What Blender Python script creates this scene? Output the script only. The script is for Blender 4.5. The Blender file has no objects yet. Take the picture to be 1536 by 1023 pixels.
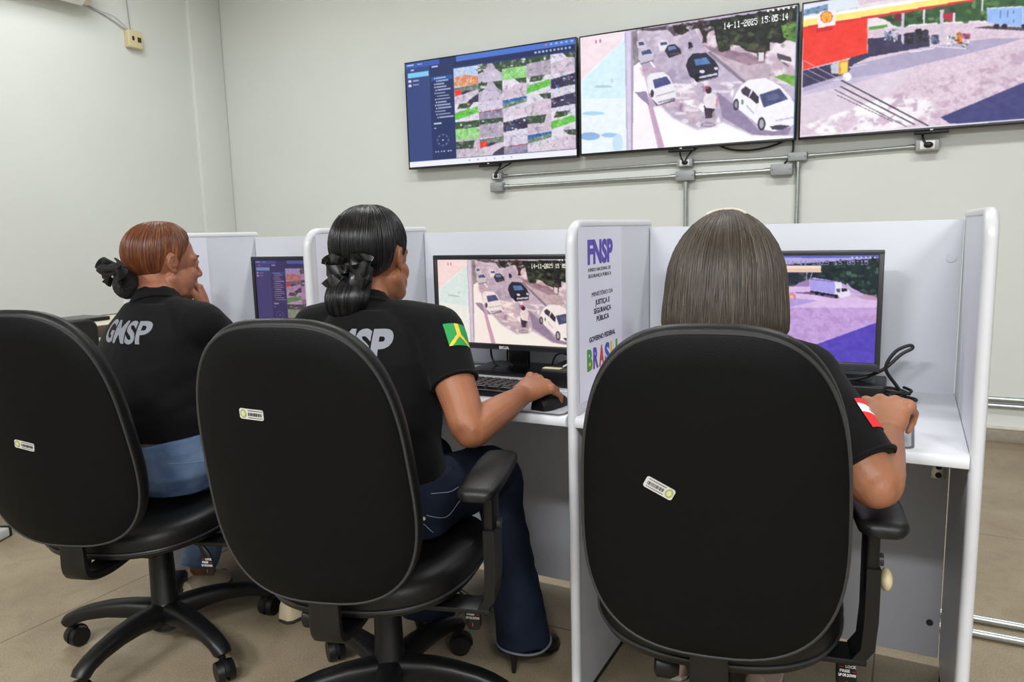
import bpy, bmesh, math, random
import numpy as np
from mathutils import Vector, Matrix, noise
from mathutils.bvhtree import BVHTree
random.seed(7)
PI = math.pi
V = Vector
COL = bpy.context.scene.collection
SC = bpy.context.scene

# ------------------------------------------------------------------ helpers
def lin(c):
    return tuple(((v/255.0)/12.92 if v/255.0 <= .04045 else ((v/255.0+.055)/1.055)**2.4) for v in c)

MATS = {}
def mat(name, rgb, rough=.5, metal=0., var=.0, vscale=8., bump=0., bscale=60., stretch=(1, 1, 1), spec=.5, sheen=0., sss=0., coat=0., rgb2=None, detail=4., coords='Object'):
    """procedural principled material: noise colour variation + noise bump"""
    if name in MATS: return MATS[name]
    m = bpy.data.materials.new(name); m.use_nodes = True
    nt = m.node_tree; b = nt.nodes['Principled BSDF']
    c = lin(rgb)
    b.inputs['Base Color'].default_value = (*c, 1)
    b.inputs['Roughness'].default_value = rough
    b.inputs['Metallic'].default_value = metal
    b.inputs['Specular IOR Level'].default_value = spec
    if sheen: b.inputs['Sheen Weight'].default_value = sheen
    if sss:
        b.inputs['Subsurface Weight'].default_value = sss
        b.inputs['Subsurface Radius'].default_value = (.012, .005, .003)
        b.inputs['Subsurface Scale'].default_value = 1.
    if coat: b.inputs['Coat Weight'].default_value = coat
    if var or bump or rgb2:
        tc = nt.nodes.new('ShaderNodeTexCoord'); mp = nt.nodes.new('ShaderNodeMapping')
        mp.inputs['Scale'].default_value = stretch
        nt.links.new(tc.outputs[coords], mp.inputs['Vector'])
    if var or rgb2:
        n = nt.nodes.new('ShaderNodeTexNoise'); n.inputs['Scale'].default_value = vscale; n.inputs['Detail'].default_value = detail
        nt.links.new(mp.outputs['Vector'], n.inputs['Vector'])
        r = nt.nodes.new('ShaderNodeValToRGB')
        r.color_ramp.elements[0].position = .3; r.color_ramp.elements[1].position = .7
        c2 = lin(rgb2) if rgb2 else tuple(min(1, x*(1+var)) for x in c)
        c1 = c if rgb2 else tuple(x*(1-var) for x in c)
        r.color_ramp.elements[0].color = (*c1, 1); r.color_ramp.elements[1].color = (*c2, 1)
        nt.links.new(n.outputs['Fac'], r.inputs['Fac']); nt.links.new(r.outputs['Color'], b.inputs['Base Color'])
    if bump:
        n2 = nt.nodes.new('ShaderNodeTexNoise'); n2.inputs['Scale'].default_value = bscale; n2.inputs['Detail'].default_value = 3
        nt.links.new(mp.outputs['Vector'], n2.inputs['Vector'])
        bp = nt.nodes.new('ShaderNodeBump'); bp.inputs['Strength'].default_value = bump; bp.inputs['Distance'].default_value = .004
        nt.links.new(n2.outputs['Fac'], bp.inputs['Height']); nt.links.new(bp.outputs['Normal'], b.inputs['Normal'])
    MATS[name] = m
    return m

def screen_mat(name, strength=1.):
    m = bpy.data.materials.new(name); m.use_nodes = True
    nt = m.node_tree; b = nt.nodes['Principled BSDF']
    a = nt.nodes.new('ShaderNodeAttribute'); a.attribute_name = 'Col'
    b.inputs['Base Color'].default_value = (.006, .006, .007, 1); b.inputs['Roughness'].default_value = .35
    b.inputs['Specular IOR Level'].default_value = .25
    nt.links.new(a.outputs['Color'], b.inputs['Emission Color']); b.inputs['Emission Strength'].default_value = strength
    return m

class MB:
    """collects shapes into one bmesh"""
    def __init__(s): s.bm = bmesh.new()
    def _merge(s, b, mi=0, M=None):
        if M is not None: b.transform(M)
        for f in b.faces: f.material_index = mi
        me = bpy.data.meshes.new('tmp'); b.to_mesh(me); b.free(); s.bm.from_mesh(me); bpy.data.meshes.remove(me)
        return s
    def box(s, c, size, bev=0, seg=2, rot=None, mi=0):
        b = bmesh.new(); bmesh.ops.create_cube(b, size=1)
        for v in b.verts: v.co = V((v.co.x*size[0], v.co.y*size[1], v.co.z*size[2]))
        if bev: bmesh.ops.bevel(b, geom=b.edges[:], offset=bev, segments=seg, profile=.5, affect='EDGES')
        M = Matrix.Translation(V(c))
        if rot is not None: M = M @ rot.to_4x4()
        return s._merge(b, mi, M)
    def loft(s, rings, cap=True, closed=False, mi=0):
        b = bmesh.new(); rows = [[b.verts.new(p) for p in r] for r in rings]
        n = len(rows[0]); R = len(rows)
        for i in range(R if closed else R-1):
            A = rows[i]; B = rows[(i+1) % R]
            for j in range(n):
                b.faces.new((A[j], A[(j+1) % n], B[(j+1) % n], B[j]))
        if cap and not closed:
            b.faces.new(rows[0][::-1]); b.faces.new(rows[-1])
        bmesh.ops.recalc_face_normals(b, faces=b.faces[:])
        return s._merge(b, mi)
    def tube(s, pts, r, n=10, closed=False, flat=1., mi=0, dome=False):
        pts = [V(p) for p in pts]; N = len(pts)
        rs = r if isinstance(r, (list, tuple)) else [r]*N
        t0 = (pts[1]-pts[0]).normalized()
        up = V((0, 0, 1)) if abs(t0.z) < .9 else V((1, 0, 0))
        x = t0.cross(up).normalized(); rings = []
        for i, p in enumerate(pts):
            if closed: t = pts[(i+1) % N]-pts[i-1]
            else: t = pts[min(i+1, N-1)]-pts[max(i-1, 0)]
            t = t.normalized() if t.length > 1e-9 else t0
            x = (x - t*x.dot(t))
            x = x.normalized() if x.length > 1e-6 else t.orthogonal().normalized()
            y = t.cross(x)
            rings.append([p+(x*math.cos(a)+y*math.sin(a)*flat)*rs[i] for a in [2*PI*k/n for k in range(n)]])
            if dome and i in (0, N-1):
                pass
        if dome and not closed:
            def extra(p, t, ring, r0):
                out = []
                for q in (.35, .7, .92):
                    h = q*r0; sc = math.sqrt(max(0, 1-q*q))
                    out.append([p+(v-p)*sc + t*h for v in ring])
                return out
            a = extra(pts[0], -(pts[1]-pts[0]).normalized(), rings[0], rs[0])
            z = extra(pts[-1], (pts[-1]-pts[-2]).normalized(), rings[-1], rs[-1])
            rings = a[::-1]+rings+z
        return s.loft(rings, cap=not closed, closed=closed, mi=mi)
    def cyl(s, a, b_, r, r2=None, n=20, mi=0):
        return s.tube([a, b_], [r, r if r2 is None else r2], n=n, mi=mi)
    def ell(s, c, rad, n=20, m=14, rot=None, mi=0):
        b = bmesh.new(); bmesh.ops.create_uvsphere(b, u_segments=n, v_segments=m, radius=1)
        M = Matrix.Translation(V(c))
        if rot is not None: M = M @ rot.to_4x4()
        M = M @ Matrix.Diagonal((*rad, 1))
        return s._merge(b, mi, M)
    def prism(s, outline, d, bev=0, mi=0, seg=2):
        """outline: 3-D points of a planar polygon, d: extrusion vector"""
        b = bmesh.new(); d = V(d)
        A = [b.verts.new(V(p)) for p in outline]; B = [b.verts.new(V(p)+d) for p in outline]
        n = len(A); f1 = b.faces.new(A[::-1]); f2 = b.faces.new(B)
        for i in range(n): b.faces.new((A[i], A[(i+1) % n], B[(i+1) % n], B[i]))
        bmesh.ops.recalc_face_normals(b, faces=b.faces[:])
        if bev:
            ed = [e for e in b.edges if (e.verts[0] in A) == (e.verts[1] in A)]
            bmesh.ops.bevel(b, geom=ed, offset=bev, segments=seg, profile=.5, affect='EDGES')
        return s._merge(b, mi)
    def face(s, pts, mi=0):
        b = bmesh.new(); b.faces.new([b.verts.new(V(p)) for p in pts]); return s._merge(b, mi)
    def build(s, name, m, parent=None, world=False, smooth=True, ang=40, loc=None, rotz=0):
        me = bpy.data.meshes.new(name); s.bm.to_mesh(me); s.bm.free()
        for x in (m if isinstance(m, (list, tuple)) else [m]): me.materials.append(x)
        if smooth:
            me.polygons.foreach_set('use_smooth', [True]*len(me.polygons)); me.set_sharp_from_angle(angle=math.radians(ang))
        o = bpy.data.objects.new(name, me); COL.objects.link(o)
        if parent: o.parent = parent
        if loc is not None: o.location = loc
        if rotz: o.rotation_euler = (0, 0, rotz)
        if world and parent:
            w = V((0, 0, 0)); p = parent
            while p: w += p.location; p = p.parent
            o.location = -w
        return o

def rrect(w, h, r, n=5, plane='xz', c=(0, 0, 0)):
    out = []
    for k, (sx, sy) in enumerate(((1, 1), (-1, 1), (-1, -1), (1, -1))):
        for i in range(n+1):
            a = PI/2*k + PI/2*i/n
            out.append((sx*(w/2-r)+r*math.cos(a), sy*(h/2-r)+r*math.sin(a)))
    c = V(c)
    if plane == 'xz': return [c+V((a, 0, b)) for a, b in out]
    if plane == 'xy': return [c+V((a, b, 0)) for a, b in out]
    return [c+V((0, a, b)) for a, b in out]

def smooth_path(pts, n=6):
    pts = [V(p) for p in pts]; out = []
    for i in range(len(pts)-1):
        p0 = pts[max(i-1, 0)]; p1 = pts[i]; p2 = pts[i+1]; p3 = pts[min(i+2, len(pts)-1)]
        for k in range(n):
            t = k/n
            out.append(.5*((2*p1)+(p2-p0)*t+(2*p0-5*p1+4*p2-p3)*t*t+(3*p1-p0-3*p2+p3)*t**3))
    out.append(pts[-1]); return out

def tag(o, label=None, cat=None, group=None, kind=None):
    if label: o['label'] = label
    if cat: o['category'] = cat
    if group: o['group'] = group
    if kind: o['kind'] = kind
    return o
def thing(name, label, cat, loc=(0, 0, 0), rotz=0, group=None):
    o = bpy.data.objects.new(name, None); COL.objects.link(o); o.location = loc; o.rotation_euler = (0, 0, rotz)
    o.empty_display_size = .1
    return tag(o, label, cat, group)
def struct(name, mb, m, **k):
    return tag(mb.build(name, m, **k), kind='structure')

def text_mesh(txt, size, xdir, ydir, origin, depth=.0006, align='LEFT', bold=0., width=None, shear=0., sx=1., subdiv=0):
    """text as extruded mesh placed with its baseline start at origin; returns an MB"""
    cu = bpy.data.curves.new('t', 'FONT'); cu.body = txt; cu.size = size; cu.extrude = depth/2; cu.align_x = align
    cu.offset = bold; cu.shear = shear; cu.resolution_u = 4
    o = bpy.data.objects.new('t', cu); COL.objects.link(o)
    dg = bpy.context.evaluated_depsgraph_get(); me = bpy.data.meshes.new_from_object(o.evaluated_get(dg))
    bpy.data.objects.remove(o); bpy.data.curves.remove(cu)
    b = bmesh.new(); b.from_mesh(me); bpy.data.meshes.remove(me)
    xs = [v.co.x for v in b.verts]
    if width: sx = width/(max(xs)-min(xs))
    x0 = min(xs) if align == 'LEFT' else 0
    X = V(xdir).normalized(); Y = V(ydir).normalized(); Z = X.cross(Y); O = V(origin)
    for v in b.verts:
        c = v.co.copy(); v.co = O+X*((c.x-x0)*sx)+Y*c.y+Z*(c.z+depth/2)
    mb = MB(); mb._merge(b); return mb

# ------------------------------------------------------------------ camera
CAMP = V((-.1169, -2.1676, 1.1887)); YAW, PIT, ROLL, FPX = .4866, .1452, -.0257, 1129.17
def cam_axes():
    f = V((-math.sin(YAW)*math.cos(PIT), math.cos(YAW)*math.cos(PIT), -math.sin(PIT)))
    r = V((math.cos(YAW), math.sin(YAW), 0)); u = r.cross(f)
    return math.cos(ROLL)*r+math.sin(ROLL)*u, -math.sin(ROLL)*r+math.cos(ROLL)*u, f
_R, _U, _F = cam_axes()
cd = bpy.data.cameras.new('camera'); cam = bpy.data.objects.new('camera', cd); COL.objects.link(cam)
cd.sensor_width = 36; cd.sensor_fit = 'HORIZONTAL'; cd.lens = FPX/1536*36; cd.clip_start = .05
M = Matrix((( _R.x, _U.x, -_F.x, CAMP.x), (_R.y, _U.y, -_F.y, CAMP.y), (_R.z, _U.z, -_F.z, CAMP.z), (0, 0, 0, 1)))
cam.matrix_world = M
SC.camera = cam
SC.view_settings.view_transform = 'Standard'; SC.view_settings.look = 'None'; SC.view_settings.gamma = 1
SC.view_settings.exposure = EXPO = 0.0; SC.view_settings.use_curve_mapping = False

# ------------------------------------------------------------------ materials
M_wall = mat('wall_paint', (216, 219, 214), .75, var=.02, vscale=1.3, bump=.06, bscale=90)
M_wall2 = mat('low_bounce_wall_grey', (150, 152, 150), .8)  # unseen walls only, grey chosen to weaken the bounced light
M_ceil = mat('ceiling_paint', (226, 226, 222), .9)
M_base = mat('stone_baseboard', (150, 141, 128), .6, var=.12, vscale=30)
M_ledge = mat('lit_ledge_cream', (206, 203, 190), .7, var=.05, vscale=20)  # cream ledge, its lit top put into the paler colour
M_panel = mat('grey_laminate', (212, 214, 223), .42, var=.015, vscale=3)
M_edge = mat('white_edge_band', (206, 207, 212), .35, spec=.6)
M_top = mat('white_worktop', (216, 218, 224), .35, var=.012, vscale=5)
M_galv = mat('galvanised_steel', (176, 180, 178), .32, metal=.85, var=.1, vscale=40)
M_box = mat('grey_conduit_box', (158, 160, 162), .5, metal=.3, var=.05, vscale=30)
M_black = mat('black_plastic', (12, 12, 13), .42, bump=.05, bscale=400, spec=.4)
M_blackg = mat('black_gloss_plastic', (14, 14, 16), .25)
M_bezel = mat('monitor_bezel', (28, 29, 33), .38)
M_bezel3 = mat('grey_monitor_bezel', (52, 52, 55), .4)
M_vinyl = mat('black_vinyl', (15, 15, 16), .44, bump=.12, bscale=320, var=.06, vscale=14, spec=.38)
M_shell = mat('black_fabric', (7, 8, 10), .55, bump=.2, bscale=500, var=.06, vscale=10, spec=.14)
M_pipe = mat('vinyl_piping', (44, 45, 48), .38, spec=.6)
M_cable = mat('black_cable', (20, 20, 21), .5)
M_white = mat('white_plastic', (232, 232, 228), .4)
M_paper = mat('white_paper', (226, 228, 240), .6)
M_chrome = mat('zinc_bracket', (190, 190, 186), .3, metal=.8)
M_darkscrew = mat('dark_screw', (70, 70, 74), .4, metal=.5)

def floor_mat():
    m = bpy.data.materials.new('polished_concrete_floor'); m.use_nodes = True
    nt = m.node_tree; N = nt.nodes; L = nt.links; b = N['Principled BSDF']
    tc = N.new('ShaderNodeTexCoord'); sp = N.new('ShaderNodeSeparateXYZ'); L.new(tc.outputs['Object'], sp.inputs[0])
    def groove(out, off, period, w):
        a = N.new('ShaderNodeMath'); a.operation = 'SUBTRACT'; a.inputs[1].default_value = off; L.new(out, a.inputs[0])
        d = N.new('ShaderNodeMath'); d.operation = 'PINGPONG'; d.inputs[1].default_value = period/2; L.new(a.outputs[0], d.inputs[0])
        c = N.new('ShaderNodeMath'); c.operation = 'LESS_THAN'; c.inputs[1].default_value = w; L.new(d.outputs[0], c.inputs[0]); return c
    gx = groove(sp.outputs['X'], -.154, 1.168, .0022); gy = groove(sp.outputs['Y'], -.235, 1.305, .0022)
    mx = N.new('ShaderNodeMath'); mx.operation = 'MAXIMUM'; L.new(gx.outputs[0], mx.inputs[0]); L.new(gy.outputs[0], mx.inputs[1])
    n1 = N.new('ShaderNodeTexNoise'); n1.inputs['Scale'].default_value = 3.2; n1.inputs['Detail'].default_value = 5; L.new(tc.outputs['Object'], n1.inputs['Vector'])
    r1 = N.new('ShaderNodeValToRGB'); r1.color_ramp.elements[0].position = .3; r1.color_ramp.elements[1].position = .72
    r1.color_ramp.elements[0].color = (*lin((140, 125, 102)), 1); r1.color_ramp.elements[1].color = (*lin((162, 148, 124)), 1)
    L.new(n1.outputs['Fac'], r1.inputs['Fac'])
    n2 = N.new('ShaderNodeTexNoise'); n2.inputs['Scale'].default_value = 220; n2.inputs['Detail'].default_value = 2; L.new(tc.outputs['Object'], n2.inputs['Vector'])
    r2 = N.new('ShaderNodeValToRGB'); r2.color_ramp.elements[0].position = .36; r2.color_ramp.elements[1].position = .62
    r2.color_ramp.elements[0].color = (.74, .74, .74, 1); r2.color_ramp.elements[1].color = (1.04, 1.04, 1.04, 1)
    L.new(n2.outputs['Fac'], r2.inputs['Fac'])
    mm = N.new('ShaderNodeMixRGB'); mm.blend_type = 'MULTIPLY'; mm.inputs[0].default_value = 1; L.new(r1.outputs[0], mm.inputs[1]); L.new(r2.outputs[0], mm.inputs[2])
    n3 = N.new('ShaderNodeTexNoise'); n3.inputs['Scale'].default_value = 9; n3.inputs['Detail'].default_value = 6; n3.inputs['Distortion'].default_value = 1.2; L.new(tc.outputs['Object'], n3.inputs['Vector'])
    r3 = N.new('ShaderNodeValToRGB'); r3.color_ramp.elements[0].position = .3; r3.color_ramp.elements[1].position = .5
    r3.color_ramp.elements[0].color = (.84, .83, .82, 1); r3.color_ramp.elements[1].color = (1, 1, 1, 1)
    L.new(n3.outputs['Fac'], r3.inputs['Fac'])
    m2 = N.new('ShaderNodeMixRGB'); m2.blend_type = 'MULTIPLY'; m2.inputs[0].default_value = .8; L.new(mm.outputs[0], m2.inputs[1]); L.new(r3.outputs[0], m2.inputs[2])
    m3 = N.new('ShaderNodeMixRGB'); L.new(mx.outputs[0], m3.inputs[0]); L.new(m2.outputs[0], m3.inputs[1]); m3.inputs[2].default_value = (*lin((84, 73, 60)), 1)
    L.new(m3.outputs[0], b.inputs['Base Color'])
    b.inputs['Roughness'].default_value = .42; b.inputs['Specular IOR Level'].default_value = .4
    return m
M_floor = floor_mat()

# ------------------------------------------------------------------ room shell
XL, XR, YB, YF, ZC = -5.29, 3.2, 2.534, -5.2, 3.45
struct('floor', MB().box(((XL+XR)/2, (YB+YF)/2, -.05), (XR-XL+.4, YB-YF+.4, .1)), M_floor, smooth=False)
ceiling = struct('ceiling', MB().box(((XL+XR)/2, (YB+YF)/2, ZC+.05), (XR-XL+.4, YB-YF+.4, .1)), M_ceil, smooth=False)
struct('wall_back', MB().box(((XL+XR)/2, YB+.1, ZC/2), (XR-XL+.4, .2, ZC)), M_wall, smooth=False)
struct('wall_left', MB().box((XL-.1, (YB+YF)/2, ZC/2), (.2, YB-YF, ZC)), M_wall, smooth=False)
struct('wall_right', MB().box((XR+.1, (YB+YF)/2, ZC/2), (.2, YB-YF, ZC)), M_wall2, smooth=False)
struct('wall_front', MB().box(((XL+XR)/2, YF-.1, ZC/2), (XR-XL+.4, .2, ZC)), M_wall2, smooth=False)
# shallow pilaster in the corner
struct('trim_1', MB().box((XL+.008, YB-.16, ZC/2), (.05, .32, ZC-.002), bev=.012, seg=3), M_wall)
mb = MB().box(((XL+XR)/2, YB-.014, .036), (XR-XL, .028, .072), bev=.004)
struct('baseboard_back', mb, M_base)
mb = MB().box(((XL+XR)/2, YB-.016, .077), (XR-XL, .032, .012), bev=.004)
struct('trim_2', mb, M_ledge)
mb = MB().box((XL+.012, (YB+YF)/2, .04), (.024, YB-YF-.7, .08), bev=.004)
struct('baseboard_left', mb, M_base)
# faint smear on the back wall
# lights: fluorescent fittings on the ceiling
def emit_mat(name, col, s):
    m = bpy.data.materials.new(name); m.use_nodes = True; b = m.node_tree.nodes['Principled BSDF']
    b.inputs['Base Color'].default_value = (.9, .9, .9, 1)
    b.inputs['Emission Color'].default_value = (*col, 1); b.inputs['Emission Strength'].default_value = s; return m
M_tube = emit_mat('lamp_diffuser', (1, .98, .94), 3.0)
def fitting(x, y, watts, w=1.25, d=.28):
    MB().box((x, y, ZC-.03), (w, d, .06), bev=.008).build('light_housing', M_white, ceiling)
    MB().box((x, y, ZC-.062), (w-.06, d-.06, .012), bev=.003).build('light_diffuser', M_tube, ceiling)
    ld = bpy.data.lights.new('fluorescent_light', 'AREA'); ld.shape = 'RECTANGLE'; ld.size = w; ld.size_y = d; ld.energy = watts; ld.color = (.975, .99, 1.)
    lo = bpy.data.objects.new('fluorescent_light', ld); COL.objects.link(lo); lo.location = (x, y, ZC-.075)
LK = 1.0
for x in (-4.0, -1.7, .6): fitting(x, .75, 31*LK)
for x in (-1.9, .2, 2.2): fitting(x, -4.1, 140*LK)
wd = bpy.data.worlds.new('world'); SC.world = wd; wd.use_nodes = True
wd.node_tree.nodes['Background'].inputs[0].default_value = (.8, .85, .9, 1); wd.node_tree.nodes['Background'].inputs[1].default_value = .05

# ------------------------------------------------------------------ workstations
S = .798; PT = .022; HP, HB, DP, DT, ZT = 1.2, 1.1885, .56, .577, .75
def part_outline(x, r=.05, zb=.02):
    pts = [(0.018, zb), (0.018, HP)]
    for i in range(9):
        a = PI/2+PI/2*i/8
        pts.append((-DP+r+r*math.cos(a), HP-r+r*math.sin(a)))
    pts.append((-DP, zb)); return [V((x, y, z)) for y, z in pts]
PXL = [-3*S-PT, -2*S-PT, -S-PT, 0.]     # left face of each partition
plabels = ['leftmost tall grey partition panel, beside the red-haired woman',
           'grey partition panel behind the head of the woman with the black ponytail',
           'grey partition panel with the purple FNSP poster, between the middle and right desks',
           'rightmost grey partition panel seen edge-on, closing the desk row']
PARTS = []
for k, x in enumerate(PXL):
    t = thing('partition_panel', plabels[k], 'partition', (x+PT/2, -.27, 0), 0, 'desk partition panels')
    ol = part_outline(x+.0005, .05)
    MB().prism(ol, (PT-.001, 0, 0)).build('board', M_panel, t, world=True)
    # rounded edge band running up the front, around the corner and along the top
    path = [V((x+PT/2, -DP, .02))]+[V((x+PT/2, p.y, p.z)) for p in ol[2:11][::-1]]+[V((x+PT/2, .018, HP))]
    rings = []
    for i, p in enumerate(path):
        tn = (path[min(i+1, len(path)-1)]-path[max(i-1, 0)]).normalized(); out = V((0, -tn.z, tn.y)) if True else None
        out = V((0, -abs(tn.z), abs(tn.y))) if True else out
        prof = [(-PT/2-.0012, -.004), (-PT/2-.0012, .002), (-PT/2*.8, .0075), (-PT/2*.3, .0105), (PT/2*.3, .0105), (PT/2*.8, .0075), (PT/2+.0012, .002), (PT/2+.0012, -.004)]
        rings.append([p+V((a, 0, 0))+out*b_ for a, b_ in prof])
    MB().loft(rings).build('edge_band', M_edge, t, world=True)
    MB().box((x+PT/2, -.27, .012), (PT-.004, .54, .018)).build('gap_shade_edging', M_black if k else M_edge, t, world=True)  # black stands in for shade in the gap; leftmost is white edging
    for yy in (-.5, -.06):
        MB().cyl((x+PT/2, yy, 0), (x+PT/2, yy, .01), .012).build('levelling_foot', M_black, t, world=True)
    PARTS.append(t)

dl = ['desk unit of the red-haired woman, leftmost of the row', 'desk unit with black keyboard, in front of the woman with the ponytail', 'desk unit with loose cables, in front of the woman with the bob, rightmost']
for k in range(3):
    x0 = PXL[k]+PT; x1 = PXL[k+1]; xc = (x0+x1)/2; w = x1-x0
    t = thing('workstation_desk', dl[k], 'desk', (xc, -.29, 0), 0, 'row of workstation desks')
    MB().box((xc, .009, (HB+.03)/2), (w-.005, .018, HB-.03), bev=.0012).build('back_panel', M_panel, t, world=True)
    # worktop with a rounded front nose
    prof = [(-.0005, ZT), (-DT+.010, ZT), (-DT+.003, ZT-.003), (-DT, ZT-.010), (-DT, ZT-.017), (-DT+.003, ZT-.024), (-DT+.010, ZT-.027), (-.0005, ZT-.027)]
    MB().prism([V((x0+.0008, y, z)) for y, z in prof], (w-.0016, 0, 0)).build('worktop', M_top, t, world=True)
    for sgn, xx in ((-1, x1), (1, x0)):
        br = MB().box((xx+sgn*.026, -.003, .548), (.034, .005, .042), bev=.001)
        b = br.build('bracket', M_chrome, t, world=True)
        for dz in (-.011, .011):
            MB().cyl((xx+sgn*.026, -.0075, .548+dz), (xx+sgn*.026, -.0045, .548+dz), .0075, n=14).build('bolt_head', M_black, b, loc=b.location*0)
        MB().box((xx+sgn*.004, -.28, .70), (.006, .05, .05), bev=.001).build('bracket', M_chrome, t, world=True)
    MB().cyl((x1-.026, -.003, 1.096), (x1-.026, .001, 1.096), .0115, n=24).build('cap', M_panel, t, world=True)
    MB().cyl((x1-.026, -.003, .128), (x1-.026, .001, .128), .0085, n=20).build('screw_cap', M_darkscrew, t, world=True)
    f = MB().box((xc-.0, -.006, .042), (.034, .012, .026), bev=.001).build('floor_clip', M_chrome, t, world=True)
    MB().cyl((xc+.004, -.008, 0), (xc+.004, -.008, .03), .01, n=14).build('levelling_foot', M_black, t, world=True)

# ------------------------------------------------------------------ wall services
def jbox(x, z, w, h, label, outlet=False, d=.05):
    t = thing('junction_box', label, 'junction box', (x, YB, z), 0, 'grey boxes of the wall conduit')
    MB().box((0, -d/2, 0), (w, d, h), bev=.005, seg=3).build('body', M_box, t)
    if outlet:
        MB().box((0, -d-.001, 0), (w*.62, .004, h*.7), bev=.0015).build('socket_plate', M_white, t)
        MB().ell((.004, -d-.008, 0), (w*.2, .012, h*.26)).build('plug', M_black, t)
    else:
        MB().box((0, -d-.001, 0), (w*.93, .003, h*.9), bev=.001).build('cover', M_box, t)
        for sx in (-1, 1):
            MB().cyl((sx*w*.4, -d-.004, 0), (sx*w*.4, -d-.001, 0), .003, n=8).build('screw', M_darkscrew, t)
    return t
jbox(-2.672, 1.565, .075, .048, 'small grey outlet box below the bottom of the left wall screen', True)
jbox(-2.672, 1.492, .095, .062, 'blank grey box at the left end of the lower conduit')
jbox(-1.358, 1.573, .095, .05, 'grey outlet box below the middle wall screen', True)
jbox(-1.356, 1.495, .115, .062, 'blank grey box above the conduit drop under the middle screen')
jbox(-.795, 1.499, .122, .066, 'blank grey box at the right end of the lower conduit')
jbox(-.71, 1.567, .104, .05, 'blank grey box above the right conduit drop, between middle and right screens')
jbox(-.06, 1.583, .112, .062, 'grey outlet box below the right wall screen', True)
def conduit(a, b, r, label, y=None, clamps=0, couple=True):
    a = V(a); b = V(b)
    if a.y == YP: a.y = b.y = YB-r*(1.3 if couple else 1.0)
    t = thing('conduit_pipe', label, 'conduit', (a+b)/2, 0, 'galvanised conduit pipes')
    d = (b-a).normalized()
    MB().cyl(a, b, r, n=16).build('tube', M_galv, t, world=True)
    if couple:
        for p, s in ((a, 1), (b, -1)):
            MB().cyl(p+d*s*.001, p+d*s*.035, r*1.3, n=16).build('coupling', M_galv, t, world=True)
    return t
YP = 99.0
conduit((-2.632, YP, 1.566), (-1.408, YP, 1.572), .009, 'thin upper conduit between the left and middle outlet boxes')
conduit((-1.308, YP, 1.572), (-.765, YP, 1.568), .009, 'thin upper conduit between the middle outlet box and the right drop')
conduit((-.656, YP, 1.570), (-.118, YP, 1.581), .010, 'upper conduit leading to the rightmost outlet box')
conduit((-2.622, YP, 1.492), (-1.416, YP, 1.495), .0125, 'thick lower conduit below the left wall screen')
conduit((-1.296, YP, 1.496), (-.858, YP, 1.499), .0125, 'thick lower conduit below the middle wall screen')
conduit((-1.357, YP, .26), (-1.357, YP, 1.462), .0135, 'vertical conduit dropping from below the middle screen behind the desks')
conduit((-.708, YP, .26), (-.708, YP, 1.540), .0125, 'vertical conduit dropping between the middle and right screens')
conduit((-1.6, YP, .232), (XR-.02, YP, .232), .0135, 'upper of two conduits running low along the back wall', couple=False)
conduit((-1.6, YP, .196), (XR-.02, YP, .196), .0135, 'lower of two conduits running low along the back wall', couple=False)
conduit((-2.3, .300, .0135), (XR-.05, .335, .0135), .0125, 'far one of two conduits lying on the floor right of the desks', couple=False)
conduit((-2.3, .210, .0135), (XR-.05, .240, .0135), .0125, 'near one of two conduits lying on the floor right of the desks', couple=False)

def cable(pts, r, name, label, m=None, cat='cable', n=8, group=None, sm=6):
    p = smooth_path(pts, sm); c = p[len(p)//2]
    mb = MB().tube(p, r, n=n, dome=True); o = mb.build(name, m or M_cable)
    return tag(o, label, cat, group)

# switch box, its wires and the air conditioner on the left wall
t = thing('wall_switch_box', 'cream surface-mounted box with two dark sockets high on the left wall', 'socket', (XL, 1.71, 2.655))
M_cream = mat('cream_plastic', (214, 200, 160), .5); M_sock = mat('dark_socket', (58, 50, 34), .5)
MB().box((.026, 0, 0), (.052, .118, .122), bev=.008, seg=3).build('box_body', M_cream, t)
MB().box((.053, -.022, .005), (.004, .018, .03), bev=.003).build('socket', M_sock, t)
MB().box((.053, .028, .0), (.004, .03, .036), bev=.002).build('socket', M_sock, t)
M_wire = mat('grey_wire', (150, 150, 146), .6)
cable([(XL+.02, 1.30, 2.83), (XL+.012, 1.45, 2.80), (XL+.012, 1.58, 2.755), (XL+.02, 1.665, 2.712)], .0035, 'wire', 'grey wire sagging from the air conditioner to the cream wall box', M_wire, 'wire')
cable([(XL+.02, 1.31, 2.835), (XL+.015, 1.46, 2.807), (XL+.016, 1.59, 2.785), (XL+.02, 1.685, 2.714)], .002, 'wire', 'thin second wire looping above the sagging grey wire at the cream box', M_wire, 'wire')
MB_w = MB().tube([(XL+.018, 1.695, 2.714), (XL+.01, 1.69, 2.95), (XL+.01, 1.69, ZC-.002)], .003)
tag(MB_w.build('wire', M_wire), 'grey wire rising straight up the left wall from the cream box', 'wire')
t = thing('air_conditioner', 'beige split air conditioner at the top edge of the left wall', 'air conditioner', (XL, .90, 2.82))
M_ac = mat('beige_plastic', (206, 200, 180), .45)
rings = []
for yy in (-.42, .42):
    rings.append([V((a, yy, b)) for a, b in ((0, 0), (.11, -.03), (.19, .02), (.215, .1), (.215, .26), (.18, .29), (0, .29))])
MB().loft(rings).build('casing', M_ac, t)
MB().box((.15, 0, -.016), (.09, .74, .008), rot=Matrix.Rotation(-.55, 3, 'Y')).build('air_flap', M_white, t)

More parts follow.
